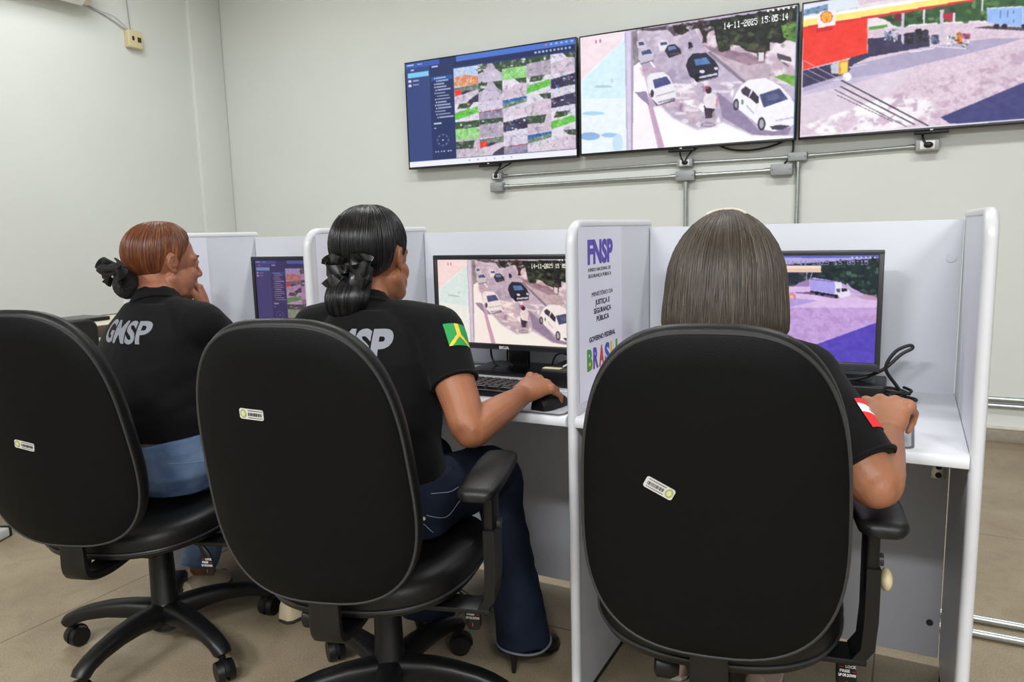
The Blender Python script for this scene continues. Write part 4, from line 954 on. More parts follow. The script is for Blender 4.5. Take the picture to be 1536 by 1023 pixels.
def copy_thing(root):
    r = root.copy(); COL.objects.link(r)
    for ch in root.children:
        c = ch.copy(); COL.objects.link(c); c.parent = r
        for g in ch.children:
            d = g.copy(); COL.objects.link(d); d.parent = c
    return r
CH = [(-2.005, -.815, .323), (-1.226, -.769, .278), (-.452, -.624, .18)]
BASEANG = [math.radians(206), math.radians(15), math.radians(38)]
CLAB = ['leftmost black swivel chair, under the red-haired woman, star base in full view',
        'middle black swivel chair, under the woman with the black ponytail, armrest sticking out right',
        'largest black swivel chair at the right, hiding the back of the woman with the bob']
chair0 = make_chair()
M_tag = mat('silver_sticker', (206, 206, 204), .4, metal=.2); M_seal = mat('olive_seal', (150, 154, 96), .5); M_ink2 = mat('sticker_ink', (60, 60, 58), .6)
STK = [(.012, .02, -.02, True), (-.035, .045, .0, True), (.02, .03, -.42, False)]
CHAIRS = []
for i in (1, 2, 0):
    c = copy_thing(chair0) if i else chair0
    c.location = (CH[i][0], CH[i][1], 0); c.rotation_euler = (0, 0, CH[i][2]); c['label'] = CLAB[i]; c['group'] = 'black swivel chairs at the desks'
    for ch in c.children:
        if ch.name.startswith('base'): ch.rotation_euler = (0, 0, BASEANG[i]-CH[i][2])
    for ch in c.children:
        if ch.name.startswith('arm_'): ch.location = {0: (.04, .04, 0), 1: (.004, -.021, 0), 2: (-.025, -.012, .008)}[i]
    if i == 0:
        for ch in c.children:
            if ch.name.startswith('control_lever'): ch.location = (-.035, 0, -.012)
    CHAIRS.append((i, c))
def sticker(c, u, v, rot, left, w=.050, h=.0205):
    ca, sa = math.cos(rot), math.sin(rot)
    def q(a, b, lift): # a to the right seen from behind, b up
        uu = u-(a*ca-b*sa)*0 + (a*ca-b*sa); vv = v+(a*sa+b*ca)
        rr = math.hypot(uu/BA, vv/BH); w_ = -.0284+.006*min(1, rr)**2
        return bpt(uu, vv, w_-lift)
    mb = MB(); ol = [q(p.x, p.z, .0008) for p in rrect(w, h, .004)]; ol0 = [q(p.x, p.z, -.003) for p in rrect(w, h, .004)]
    s_ = mb.loft([ol0, ol]).build('asset_sticker', M_tag, c)
    sx = -1 if left else 1
    MB().loft([[q(sx*.017+.0065*math.cos(t_), .0005+.0085*math.sin(t_), l) for t_ in [2*PI*k/20 for k in range(20)]] for l in (.0006, .0011)]).build('seal', M_seal, s_)
    MB().loft([[q(sx*.017+.004*math.cos(t_), .0005+.0052*math.sin(t_), l) for t_ in [2*PI*k/20 for k in range(20)]] for l in (.0010, .0014)]).build('seal_centre', mat('pale_seal', (190, 194, 140), .5), s_)
    m = MB()
    rg = random.Random(int(1000*u))
    xs = -sx*.026
    for k in range(14):
        a0 = -sx*(.0205-k*.0021); wd_ = rg.uniform(.0007, .0017)
        m.loft([[q(a0+dx, b, l) for dx, b in ((0, -.003), (wd_, -.003), (wd_, .0035), (0, .0035))] for l in (.0007, .0011)])
    for bb in ((.0068, .0082), (-.0072, -.006)):
        for k in range(9):
            a0 = -sx*(.0205-k*.0034)
            m.loft([[q(a0+dx, b, l) for dx, b in ((0, bb[0]), (.0026, bb[0]), (.0026, bb[1]), (0, bb[1]))] for l in (.0007, .0011)])
    m.build('print', M_ink2, s_)
STICK = {0: (-.020, -.013, -.22, True), 1: (-.064, .128, -.06, True), 2: (-.076, .036, -.46, False)}
kn = [c for i, c in CHAIRS if i == 2][0]
MB().ell((.314, -.075, .512), (.012, .022, .022), n=18, m=12).build('adjusting_knob', M_cream, kn)
for i, c in CHAIRS: sticker(c, *STICK[i])
# ------------------------------------------------------------------ people
def remesh(mb, voxel, it=4, fac=.5):
    me = bpy.data.meshes.new('r'); mb.bm.to_mesh(me); mb.bm.free()
    o = bpy.data.objects.new('r', me); COL.objects.link(o)
    m = o.modifiers.new('r', 'REMESH'); m.mode = 'VOXEL'; m.voxel_size = voxel
    if it:
        s = o.modifiers.new('s', 'SMOOTH'); s.factor = fac; s.iterations = it
    dg = bpy.context.evaluated_depsgraph_get(); out = bpy.data.meshes.new_from_object(o.evaluated_get(dg))
    bpy.data.objects.remove(o); bpy.data.meshes.remove(me)
    r = MB(); r.bm.from_mesh(out); bpy.data.meshes.remove(out); return r
def sring(c, X, Y, a, b, n=40, e=2.4, mod=None):
    out = []
    for k in range(n):
        t = 2*PI*k/n; u = math.copysign(abs(math.cos(t))**(2/e), math.cos(t)); v = math.copysign(abs(math.sin(t))**(2/e), math.sin(t))
        out.append(c+X*(a*u)+Y*(b*v))
    return out
def yawv(a): return V((math.cos(a), math.sin(a), 0)), V((-math.sin(a), math.cos(a), 0))
def torso_rings(rows, grow=0., e=2.3):
    out = []
    for (c, yaw, a, b) in rows:
        X, Y = yawv(yaw); out.append(sring(V(c), X, Y, a+grow, b+grow, e=e))
    return out
def interp_rows(rows, n=4):
    c = smooth_path([r[0] for r in rows], n); out = []
    for i in range(len(rows)-1):
        for k in range(n):
            t = k/n; out.append((c[i*n+k], rows[i][1]*(1-t)+rows[i+1][1]*t, rows[i][2]*(1-t)+rows[i+1][2]*t, rows[i][3]*(1-t)+rows[i+1][3]*t))
    out.append(rows[-1]); return out
def limb(mb, pts, rs, n=18):
    P = smooth_path(pts, 5); R = []
    for i in range(len(rs)-1):
        for k in range(5): R.append(rs[i]+(rs[i+1]-rs[i])*k/5)
    R.append(rs[-1]); mb.tube(P, R, n=n, dome=True)
def wrinkle(mb, f):
    mb.bm.normal_update()
    mv = [(v, v.normal.copy(), f(v.co)) for v in mb.bm.verts]
    for v, n, d in mv: v.co += n*d
    return mb
def hand(mb, W, f, up, side, bends=(25, 40, 25), spread=1., k=.95, thumb=None, fb=None, kn=.0112):
    """side=+1 right hand. fingers: index..little; thumb leaves the inner side of the palm"""
    f = V(f).normalized(); up = V(up); up = (up-f*up.dot(f)).normalized(); r = f.cross(up)*side
    rr = []
    for d, w, t, dz in [(-.012, .024, .0185, 0), (.008, .027, .018, .001), (.03, .035, .018, .003), (.055, .041, .0165, .004), (.078, .042, .0145, .003), (.092, .040, .0115, .001)]:
        rr.append(sring(V(W)+f*d*k+up*dz, r, up, w*k, t*k, n=24, e=2.6))
    mb.loft(rr)
    L = [(.044, .026, .021), (.049, .030, .022), (.045, .028, .021), (.035, .021, .019)]
    off = [-.0315, -.0105, .0105, .030]; st = [.086, .091, .087, .076]; sp = [-7, -1, 5, 12]
    for i in range(4):
        B = V(W)+f*(st[i]-.02)*k+r*off[i]*k; bd = bends if fb is None else fb[i]
        a = 0; d0 = Matrix.Rotation(math.radians(-sp[i]*spread*side), 3, up) @ f
        rax = d0.cross(up); P = [B, B+d0*.02*k]; p = P[-1]
        for j in range(3):
            a += math.radians(bd[j]); d = d0*math.cos(a)-up*math.sin(a); p = p+d*L[i][j]*k; P.append(p)
        rs = [.0100, .0098, .0088, .0078, .0066]
        if i == 3: rs = [q*.88 for q in rs]
        path = []; rad = []
        for j in range(len(P)-1):
            for q in (0, .33, .66): path.append(P[j].lerp(P[j+1], q)); rad.append(rs[j]+(rs[j+1]-rs[j])*q+(.0004 if q == 0 and j else 0))
        path.append(P[-1]); rad.append(rs[-1])
        mb.tube(path, [q*k for q in rad], n=12, dome=True)
        mb.ell(B+d0*.016*k+up*(kn*.45), (kn*k,)*3, n=12, m=9)
    t0 = V(W)+f*.022*k-r*.024*k-up*.004; th = thumb or (-.030, .034, -.012), (-.012, .030, -.012)
    t1 = t0+r*th[0][0]*k+f*th[0][1]*k+up*th[0][2]*k; t2 = t1+r*th[1][0]*k+f*th[1][1]*k+up*th[1][2]*k
    t3 = t2+(t2-t1)*.75+r*.004
    mb.tube([t0, t0.lerp(t1, .5), t1, t1.lerp(t2, .5), t2, t3], [.0165*k, .0135*k, .0115*k, .0102*k, .0098*k, .0078*k], n=12, dome=True)

def head_matrix(c, yaw, pitch, roll, k):
    return Matrix.Translation(V(c)) @ Matrix.Rotation(yaw, 4, 'Z') @ Matrix.Rotation(pitch, 4, 'X') @ Matrix.Rotation(roll, 4, 'Y') @ Matrix.Scale(k, 4)
SK_C = V((0, -.015, .025)); SK_R = (.076, .098, .092)
def add_head(mb, M, full=1.0):
    h = MB()
    h.ell(SK_C, SK_R, n=32, m=24)
    h.ell((0, .030, -.045), (.057, .056, .068), n=24, m=18)
    h.ell((0, .052, .012), (.060, .036, .048), n=24, m=16)
    h.ell((0, .066, -.098), (.024, .022, .018)); h.ell((0, .020, -.088), (.045, .046, .030))
    for s in (-1, 1):
        h.tube([(s*.058, -.004, -.050), (s*.046, .032, -.085), (s*.018, .064, -.100)], [.020, .021, .016], n=14, dome=True)
        h.ell((s*.034, .060, -.034), (.027, .026, .030)); h.ell((s*.040, .040, -.060), (.024, .030, .030))
        h.tube([(s*.012, .083, .017), (s*.034, .077, .022), (s*.052, .060, .016)], [.009, .0105, .010], n=12, dome=True)
        h.ell((s*.0125, .094, -.034), (.0085, .010, .0075)); h.ell((s*.031, .0755, -.001), (.0165, .0125, .0105)); h.tube([(s*.018, .083, .006), (s*.031, .0885, .0085), (s*.046, .079, .004)], [.003, .0042, .003], n=8, dome=True); h.tube([(s*.019, .082, -.008), (s*.031, .086, -.0105), (s*.045, .078, -.007)], [.003, .004, .003], n=8, dome=True)
        # ear: helix, lobe and inner bowl rim
        e0 = [(s*.072, .006, -.010), (s*.075, .005, .010), (s*.079, -.005, .021), (s*.082, -.017, .018), (s*.082, -.022, .002), (s*.079, -.016, -.016), (s*.076, -.005, -.028), (s*.072, .004, -.025)]
        h.tube(smooth_path(e0, 4), .0044, n=10, dome=True)
        h.ell((s*.0745, -.008, -.002), (.0045, .014, .021)); h.ell((s*.0745, -.002, -.026), (.005, .0075, .008))
        h.tube(smooth_path([(s*.078, -.001, -.010), (s*.080, -.011, -.010), (s*.081, -.014, .003), (s*.079, -.008, .011)], 4), .0032, n=8, dome=True)
    h.tube([(0, .080, .018), (0, .088, .002), (0, .098, -.016), (0, .104, -.028)], [.0085, .0085, .0105, .0125], n=14, dome=True)
    h.ell((0, .101, -.030), (.0125, .011, .0095)); h.ell((0, .084, -.054), (.026, .013, .018))
    h.tube([(-.022, .082, -.062), (-.008, .092, -.0585), (.008, .092, -.0585), (.022, .082, -.062)], [.0035, .0062, .0062, .0035], n=10, dome=True)
    h.tube([(-.020, .081, -.070), (0, .090, -.0725), (.020, .081, -.070)], [.0035, .0072, .0035], n=10, dome=True)
    for s in (-1, 1): h.ell((s*.028, .012, -.058), (.040, .052, .044), n=20, m=14)
    if full > 1: h.ell((0, .022, -.104), (.046, .044, .026)); h.ell((.036, .030, -.055), (.036, .046, .044)); h.ell((-.036, .030, -.055), (.036, .046, .044))
    h.bm.transform(M); mb._merge(h.bm)
HUVM = {}
def hair_mat(name, cols, rough=.42, su=46, sv=1.6, bump=.5):
    m = bpy.data.materials.new(name); m.use_nodes = True; nt = m.node_tree; N = nt.nodes; L = nt.links; b = N['Principled BSDF']
    a = N.new('ShaderNodeAttribute'); a.attribute_name = 'huv'; mp = N.new('ShaderNodeMapping'); mp.inputs['Scale'].default_value = (su, sv, 1); L.new(a.outputs['Vector'], mp.inputs['Vector'])
    n = N.new('ShaderNodeTexNoise'); n.inputs['Scale'].default_value = 1; n.inputs['Detail'].default_value = 6; n.inputs['Roughness'].default_value = .7; L.new(mp.outputs[0], n.inputs['Vector'])
    r = N.new('ShaderNodeValToRGB'); el = r.color_ramp.elements
    el[0].position = .3; el[1].position = .72; el[0].color = (*lin(cols[0]), 1); el[1].color = (*lin(cols[-1]), 1)
    if len(cols) > 2: e = el.new(.52); e.color = (*lin(cols[1]), 1)
    L.new(n.outputs['Fac'], r.inputs[0]); L.new(r.outputs[0], b.inputs['Base Color'])
    bp = N.new('ShaderNodeBump'); bp.inputs['Strength'].default_value = bump; bp.inputs['Distance'].default_value = .003; L.new(n.outputs['Fac'], bp.inputs['Height']); L.new(bp.outputs[0], b.inputs['Normal'])
    b.inputs['Roughness'].default_value = rough; b.inputs['Specular IOR Level'].default_value = .45; b.inputs['Anisotropic'].default_value = .5
    return m
def grid_hair(name, fn, nu, nv, m, parent, wrapu=True, inner=.004, strands=0, sr=.0011, rg=None, tmax=1.):
    """fn(u,v)->(point, outward): hair shell as a closed thick surface plus raised strands, with (u,v) kept for the streaks"""
    verts = []; uv = []; faces = []
    P = [[fn(i/nu, j/nv) for j in range(nv+1)] for i in range(nu if wrapu else nu+1)]
    cols = len(P)
    def vid(i, j, lay): return (lay*cols+(i % cols))*(nv+1)+j
    for lay in (0, 1):
        for i in range(cols):
            for j in range(nv+1):
                p, o = P[i][j]; verts.append(p-o*(inner if lay else 0)); uv.append((i/nu, j/nv, 0))
    for i in range(nu if wrapu else nu):
        if not wrapu and i+1 >= cols: break
        for j in range(nv):
            faces.append((vid(i, j, 0), vid(i+1, j, 0), vid(i+1, j+1, 0), vid(i, j+1, 0)))
            faces.append((vid(i, j, 1), vid(i, j+1, 1), vid(i+1, j+1, 1), vid(i+1, j, 1)))
        faces.append((vid(i, nv, 0), vid(i+1, nv, 0), vid(i+1, nv, 1), vid(i, nv, 1)))
    if not wrapu:
        for i in (0, cols-1):
            for j in range(nv): faces.append((vid(i, j, 0), vid(i, j+1, 0), vid(i, j+1, 1), vid(i, j, 1)))
    rg = rg or random.Random(5)
    for s in range(strands):
        u0 = rg.random(); v0 = rg.uniform(0, .35); v1 = rg.uniform(.7, 1.0)*tmax; lift = rg.uniform(.0, .0016); du = rg.uniform(-.012, .012); rr = sr*rg.uniform(.6, 1.3); K = 12
        pts = []
        for q in range(K+1):
            t = q/K; v = v0+(v1-v0)*t; p, o = fn((u0+du*t) % 1., min(v, 1.)); 
            if v > 1: p = p+(fn((u0+du*t) % 1., 1.)[0]-fn((u0+du*t) % 1., .95)[0])*((v-1)/.05)
            pts.append(p+o*(lift*math.sin(PI*min(1, t*1.05))+.0002))
        base = len(verts); uc = rg.random()*3
        for q, p in enumerate(pts):
            tn = (pts[min(q+1, K)]-pts[max(q-1, 0)]).normalized(); o = fn((u0+du*q/K) % 1., min(1, v0+(v1-v0)*q/K))[1]; x = tn.cross(o).normalized(); w = rr*math.sin(PI*(.08+.86*q/K))
            for ca in range(5):
                a = 2*PI*ca/5; verts.append(p+x*math.cos(a)*w+o*math.sin(a)*w); uv.append((uc, q/K, 0))
        for q in range(K):
            for ca in range(5): faces.append((base+q*5+ca, base+q*5+(ca+1) % 5, base+(q+1)*5+(ca+1) % 5, base+(q+1)*5+ca))
    me = bpy.data.meshes.new(name); me.from_pydata([tuple(v) for v in verts], [], faces); me.validate()
    at = me.attributes.new('huv', 'FLOAT_VECTOR', 'POINT'); at.data.foreach_set('vector', np.array(uv, np.float32)[:len(me.vertices)].ravel())
    me.materials.append(m); me.polygons.foreach_set('use_smooth', [True]*len(me.polygons))
    o = bpy.data.objects.new(name, me); COL.objects.link(o); o.parent = parent; o.location = -parent.location; return o
def lerp_tab(tab, x):
    for (a, b), (c, d) in zip(tab, tab[1:]):
        if a <= x <= c: return b+(d-b)*(x-a)/(c-a)
    return tab[-1][1]
def cap_fn(M, hl, th, gather=None, bulge=0.):
    """slicked hair: u around the head from the brow, v from the crown down to the hairline"""
    M3 = M.to_3x3()
    def fn(u, v):
        az = u*360 if u <= .5 else 360-u*360
        sg = 1 if u <= .5 else -1
        e1 = lerp_tab(hl, az); el = math.radians(90+(e1-90)*v); a = math.radians(az)
        d = V((sg*math.sin(a)*math.cos(el), math.cos(a)*math.cos(el), math.sin(el)))
        t = th*(1-max(0, v-.8)/.2*.75)+bulge*math.sin(PI*min(1, v*1.1))*max(0, -d.y*.6+.5)
        n = 1+t+.006*noise.noise(V((u*40, v*3, 1)))
        p = SK_C+V((d.x*SK_R[0]*n, d.y*SK_R[1]*n, d.z*SK_R[2]*n))
        return M @ p, (M3 @ d).normalized()
    return fn
def ribbon_loop(mb, pts, w, ax, th=.0012):
    """satin ribbon: a strip of width w swept along pts, ax = across direction"""
    P = smooth_path(pts, 6); ax = V(ax).normalized(); rings = []
    for i, p in enumerate(P):
        t = (P[min(i+1, len(P)-1)]-P[max(i-1, 0)]).normalized(); x = (ax-t*ax.dot(t)).normalized(); n = t.cross(x)
        ww = w[0]+(w[1]-w[0])*i/(len(P)-1) if isinstance(w, tuple) else w
        rings.append([p+x*ww*a/2+n*th*b+n*(.004*math.sin(a*2.5+i*.5)) for a, b in ((-1, -1), (-.5, -1), (0, -1), (.5, -1), (1, -1), (1, 1), (.5, 1), (0, 1), (-.5, 1), (-1, 1))])
    mb.loft(rings)
def bvh_of(o):
    me = o.data; return BVHTree.FromPolygons([v.co.copy() for v in me.vertices], [tuple(p.vertices) for p in me.polygons])
def print_on(shirt, txt, size, origin, X, Y, D, m, name, width=None, bold=.004, off=.0012, parent=None, shear=0.):
    """lettering laid on the cloth: every vertex of the flat text is dropped along D onto the shirt"""
    mb = text_mesh(txt, size, X, Y, origin, depth=0., bold=bold, width=width, shear=shear); bm = mb.bm
    bmesh.ops.remove_doubles(bm, verts=bm.verts[:], dist=1e-5)
    bmesh.ops.triangulate(bm, faces=bm.faces[:])
    for _ in range(4):
        ed = [e for e in bm.edges if e.calc_length() > .007]
        if not ed: break
        bmesh.ops.subdivide_edges(bm, edges=ed, cuts=1, use_grid_fill=False); bmesh.ops.triangulate(bm, faces=bm.faces[:])
    t = bvh_of(shirt); D = V(D).normalized(); dead = []
    for v in bm.verts:
        h, n, i, d = t.ray_cast(v.co-D*.3, D)
        if h is None: dead.append(v)
        else: v.co = h+n*off
    bmesh.ops.delete(bm, geom=dead, context='VERTS')
    bmesh.ops.recalc_face_normals(bm, faces=bm.faces[:])
    return mb.build(name, m, shirt, ang=80, loc=(0, 0, 0))
def patch_on(shirt, A, B, out, t0, t1, ang0, ang1, colfn, mats, name, n=44):
    """sewn badge wrapped round a sleeve of axis A-B"""
    A = V(A); B = V(B); ax = (B-A).normalized(); out = V(out); o = (out-ax*out.dot(ax)).normalized(); s = ax.cross(o); t = bvh_of(shirt); bm = bmesh.new(); G = {}
    for i in range(n+1):
        for j in range(n+1):
            a = ang0+(ang1-ang0)*i/n; c = A+(B-A)*(t0+(t1-t0)*j/n); d = o*math.cos(a)+s*math.sin(a)
            h, nn, k, q = t.ray_cast(c+d*.2, -d)
            if h is not None: G[i, j] = bm.verts.new(h+nn*.0016)
    for i in range(n):
        for j in range(n):
            q = [G.get(z) for z in ((i, j), (i+1, j), (i+1, j+1), (i, j+1))]
            if all(q): f = bm.faces.new(q); f.material_index = colfn((i+.5)/n, (j+.5)/n)
    bmesh.ops.recalc_face_normals(bm, faces=bm.faces[:])
    mb = MB(); mb.bm.free(); mb.bm = bm
    return mb.build(name, mats, shirt, ang=80, loc=(0, 0, 0))
def stitches(garment, lines, m, name='stitching', r=.0011, off=.0006, K=24):
    t = bvh_of(garment); mb = MB()
    for ln in lines:
        P = smooth_path(ln, 8); Q = []
        for p in P:
            h, n, i, d = t.find_nearest(p)
            if h is not None: Q.append(h+n*off)
        if len(Q) > 2: mb.tube(Q, r, n=6)
    return mb.build(name, m, garment, loc=(0, 0, 0))

def shoe(mb_u, mb_s, ankle, toe, floor=0., w=.043, heel=0., low=True):
    """upper in mb_u, sole in mb_s; ankle/toe are plan points"""
    a = V((ankle[0], ankle[1], 0)); b = V((toe[0], toe[1], 0)); f = (b-a).normalized(); r = V((f.y, -f.x, 0)); L = (b-a).length+.05
    h0 = a-f*.05
    up = []; so = []
    for s_, ww, hh, z0 in [(0, .018, .03, heel), (.06, .030, .058, heel), (.2, .034, .064, heel*.9), (.38, .037, .066, heel*.6), (.6, .043, .056, heel*.15), (.8, .041, .040, 0), (.93, .028, .022, 0), (1.0, .010, .012, 0)]:
        c = h0+f*(L*s_)+V((0, 0, floor+z0+.012)); k = w/.043
        up.append([c+r*(ww*k*math.copysign(abs(math.cos(t))**.8, math.cos(t)))+V((0, 0, hh*max(0, math.sin(t))**.8)) for t in [2*PI*j/20 for j in range(20)]])
        so.append([c+r*((ww*k+.002)*math.copysign(abs(math.cos(t))**.7, math.cos(t)))+V((0, 0, -.006+.006*math.copysign(abs(math.sin(t))**.5, math.sin(t)))) for t in [2*PI*j/20 for j in range(20)]])
    mb_u.loft(up); mb_s.loft(so)

def make_person(cfg):
    g = cfg['g']; origin = V(cfg['origin'])
    skin = cfg['skin']; HM = head_matrix(*cfg['head']); nb = V(cfg['neck'])
    body = MB()
    rows = interp_rows(cfg['torso'])
    body.loft(torso_rings(rows, -.012))
    hb = HM @ V((0, -.030, -.055)); hm = HM @ V((0, -.012, -.075))
    nr = cfg.get('neck_r', .052)
    limb(body, [nb-V((0, 0, .05)), nb, nb.lerp(hb, .5), hb], [nr*1.5, nr*1.12, nr, nr*.98])
    add_head(body, HM, cfg.get('full', 1.))
    for sd in ('R', 'L'):
        A = cfg['arm'+sd]; S_, E_, W_ = V(A['s']), V(A['e']), V(A['w'])
        limb(body, [nb.lerp(S_, .25)+V((0, 0, -.03)), nb.lerp(S_, .6)+V((0, 0, -.012)), S_], [.05, .052, .05])
        q = A.get('r', 1.)
        limb(body, [S_, S_.lerp(E_, .35), S_.lerp(E_, .75), E_, E_.lerp(W_, .22), E_.lerp(W_, .6), E_.lerp(W_, .9), W_], [.052*q, .049*q, .043*q, .0385*q, .0405*q, .034*q, .0265*q, .0245*q])
        el_out = (E_-S_.lerp(W_, .5)).normalized(); body.ell(E_+el_out*.010*q, (.031*q,)*3)
        hand(body, W_, A['f'], A['up'], 1 if sd == 'R' else -1, **A.get('h', {}))
    for sd in ('R', 'L'):
        K = cfg['leg'+sd]; limb(body, [K['hip'], V(K['hip']).lerp(V(K['knee']), .5), K['knee'], V(K['knee']).lerp(V(K['ankle']), .3), K['ankle']], [.085, .075, .055, .050, .030])
        a = V(K['ankle']); t = V((*K['toe'], .03)); limb(body, [a, a.lerp(t, .45)+V((0, 0, -.024)), t.lerp(a, .15)+V((0, 0, -.008))], [.030, .021, .012])
    bm = remesh(body, .0033, it=4)
    bm.bm.transform(Matrix.Translation(-origin))
    root = bm.build(cfg['name'], skin, None, ang=180, loc=origin); tag(root, cfg['label'], 'person', 'people at the desks')
    # eyes, brows, lips
    M_eye = mat('eye_white', (226, 222, 214), .25); M_iris = mat('dark_iris', (46, 30, 20), .2); M_brow = mat('dark_brow', (58, 40, 30), .7); M_lip = mat(cfg['name']+'_lip_'+g, cfg.get('lip', (150, 84, 72)), .45)
    for s in (-1, 1):
        e = MB().ell((s*.031, .0775, .0), (.0112, .0085, .0100)); e.bm.transform(HM); e = e.build('eye', M_eye, root, world=True)
        i_ = MB().ell((s*.031, .0852, -.0005), (.0052, .0026, .0052)); i_.bm.transform(HM); i_.build('iris', M_iris, e, loc=(0, 0, 0))
        l_ = MB().tube([(s*.019, .0855, -.001), (s*.026, .0895, .0055), (s*.034, .0885, .0062), (s*.044, .081, .001)], [.0006, .0013, .0015, .0008], n=6); l_.bm.transform(HM); l_.build('eyelashes', M_brow, root, world=True)
        b_ = MB().tube([(s*.014, .0925, .0205), (s*.026, .0915, .0265), (s*.040, .083, .0265), (s*.052, .069, .020)], [.0018, .0028, .0024, .0012], n=8); b_.bm.transform(HM); b_.build('eyebrow', M_brow, root, world=True)
    lp = MB(); lp.tube([(-.021, .0835, -.0625), (-.008, .0945, -.0595), (.008, .0945, -.0595), (.021, .0835, -.0625)], [.002, .0045, .0045, .002], n=10, dome=True); lp.tube([(-.018, .0835, -.0695), (0, .0925, -.0715), (.018, .0835, -.0695)], [.002, .0055, .002], n=10, dome=True)
    lp.bm.transform(HM); lp.build('lips', M_lip, root, world=True)
    # shirt
    sh = MB(); srows = [r for r in rows if r[0][2] >= cfg['hem']]
    c0 = srows[0]
    sh.loft(torso_rings(srows, cfg.get('ease', .006)))
    limb(sh, [nb-V((0, 0, .07)), nb-V((0, 0, .035)), nb+(hb-nb)*cfg.get('collar', .20)], [nr*1.75, nr*1.5, nr*1.24])
    for sd in ('R', 'L'):
        A = cfg['arm'+sd]; S_, E_ = V(A['s']), V(A['e']); cf = A.get('cuff', .62); q = A.get('r', 1.); cr = A.get('cr', .054)
        limb(sh, [nb.lerp(S_, .22)+V((0, 0, -.03)), nb.lerp(S_, .62)+V((0, 0, -.008)), S_+V((0, 0, .002))], [.062, .060, .062*q])
        P = smooth_path([S_, S_.lerp(E_, cf*.5), S_.lerp(E_, cf*.85), S_.lerp(E_, cf)], 4)
        sh.tube(P, [.063*q+(cr-.063*q)*min(1, i/9) for i in range(len(P))], n=24)
        sh.ell(S_, (.062*q, .062*q, .060*q))
    sm = remesh(sh, .0052, it=4)
    off = V((g.__hash__() % 7, 3.1, 0)); hem = cfg['hem']
    def fold(p):
        low = max(0, min(1, (cfg.get('foldtop', .86)-p.z)/.16))
        n1 = noise.noise(V((p.x*5, p.y*5, p.z*17+noise.noise(p*4)*2.2))+off); n2 = noise.noise(V((p.x*13, p.y*13, p.z*15))+off); n3 = noise.noise(p*30+off)
        return (.0085*low+.0015)*n1+.0036*n2*(.4+.6*low)+.0007*n3
    wrinkle(sm, fold)
    sm.bm.transform(Matrix.Translation(-origin)); shirt = sm.build('shirt', cfg['shirt'], root, ang=180, loc=(0, 0, 0))
    ring = nb+(hb-nb)*cfg.get('collar', .20); zx = (hb-nb).normalized(); xx = zx.orthogonal().normalized(); yy = zx.cross(xx)
    MB().tube([ring-origin+(xx*math.cos(a)+yy*math.sin(a))*nr*1.22-zx*.002 for a in [2*PI*k/40 for k in range(40)]], .0048, n=8, closed=True).build('collar', cfg['shirt'], shirt, loc=(0, 0, 0))
    for sd in ('R', 'L'):
        A = cfg['arm'+sd]; S_, E_ = V(A['s']), V(A['e']); cf = A.get('cuff', .62); cr = A.get('cr', .054); ax = (E_-S_).normalized(); xx = ax.orthogonal().normalized(); yy = ax.cross(xx); c = S_.lerp(E_, cf)-origin
        MB().tube([c+(xx*math.cos(a)+yy*math.sin(a))*(cr-.001)-ax*.003 for a in [2*PI*k/36 for k in range(36)]], .0036, n=8, closed=True).build('cuff', cfg['shirt'], shirt, loc=(0, 0, 0))
    # trousers
    jn = MB(); jr = []
    for (c, yaw, a, b) in cfg['jeans_rows']:
        X, Y = yawv(yaw); tl = cfg.get('waist_tilt', 0.); ring = sring(V(c), X, Y, a, b)
        if c[2] > .54: ring = [p+V((0, 0, tl*((p-V(c)).dot(X))/a)) for p in ring]
        jr.append(ring)
    jn.loft(jr)
    for sd in ('R', 'L'):
        K = cfg['leg'+sd]; h_, k_, a_ = V(K['hip']), V(K['knee']), V(K['ankle']); rr = K.get('rr', (.098, .085, .072, .064, .060, .066))
        pts = [h_, h_.lerp(k_, .5), k_, k_.lerp(a_, .3), k_.lerp(a_, .65), V(K.get('hem', a_+V((0, 0, -.0))))]
        P = smooth_path(pts, 5); R = []
        for i in range(5):
            for q in range(5): R.append(rr[i]+(rr[i+1]-rr[i])*q/5)
        R.append(rr[-1]); jn.tube(P, R, n=24); jn.ell(k_, (rr[2]*1.0,)*3)
    jm = remesh(jn, .0056, it=4)
    zs = cfg['seat']; kz = V(cfg['legR']['knee'])
    for v in jm.bm.verts:
        if v.co.z < zs and (v.co.xy-V(cfg['hub']).xy).length < .255 and v.co.z > zs-.14: v.co.z = zs+(v.co.z-zs)*.06
    def jf(p): return .0048*noise.noise(V((p.x*15, p.y*15, p.z*9))+off)+.004*noise.noise(V((p.x*6, p.y*6, p.z*30))+off)*(1 if p.z < .45 else .5)
    wrinkle(jm, jf)
    jm.bm.transform(Matrix.Translation(-origin)); jeans = jm.build('jeans', cfg['jeans'], root, ang=180, loc=(0, 0, 0))
    for sd in ('R', 'L'):
        K = cfg['leg'+sd]; u = MB(); s = MB(); shoe(u, s, K.get('heel', K['ankle'])[:2], K['toe'], heel=cfg.get('heelh', 0.), w=cfg.get('shoew', .043))
        u.bm.transform(Matrix.Translation(-origin)); s.bm.transform(Matrix.Translation(-origin))
        so = u.build('shoe', cfg['shoe'], root, loc=(0, 0, 0)); s.build('sole', cfg['sole'], so, loc=(0, 0, 0))
        if cfg.get('heelh'):
            h = V((*K.get('heel', K['ankle'])[:2], 0)); t = V((*K['toe'], 0)); f = (t-h).normalized(); c = h-f*.038-origin
            MB().tube([c+V((0, 0, cfg['heelh']+.008)), c+V((0, 0, cfg['heelh']*.6)), c-f*.002+V((0, 0, .001))], [.018, .009, .0055], n=12).build('heel', cfg['sole'], so, loc=(0, 0, 0))
    return root, shirt, jeans, HM, origin

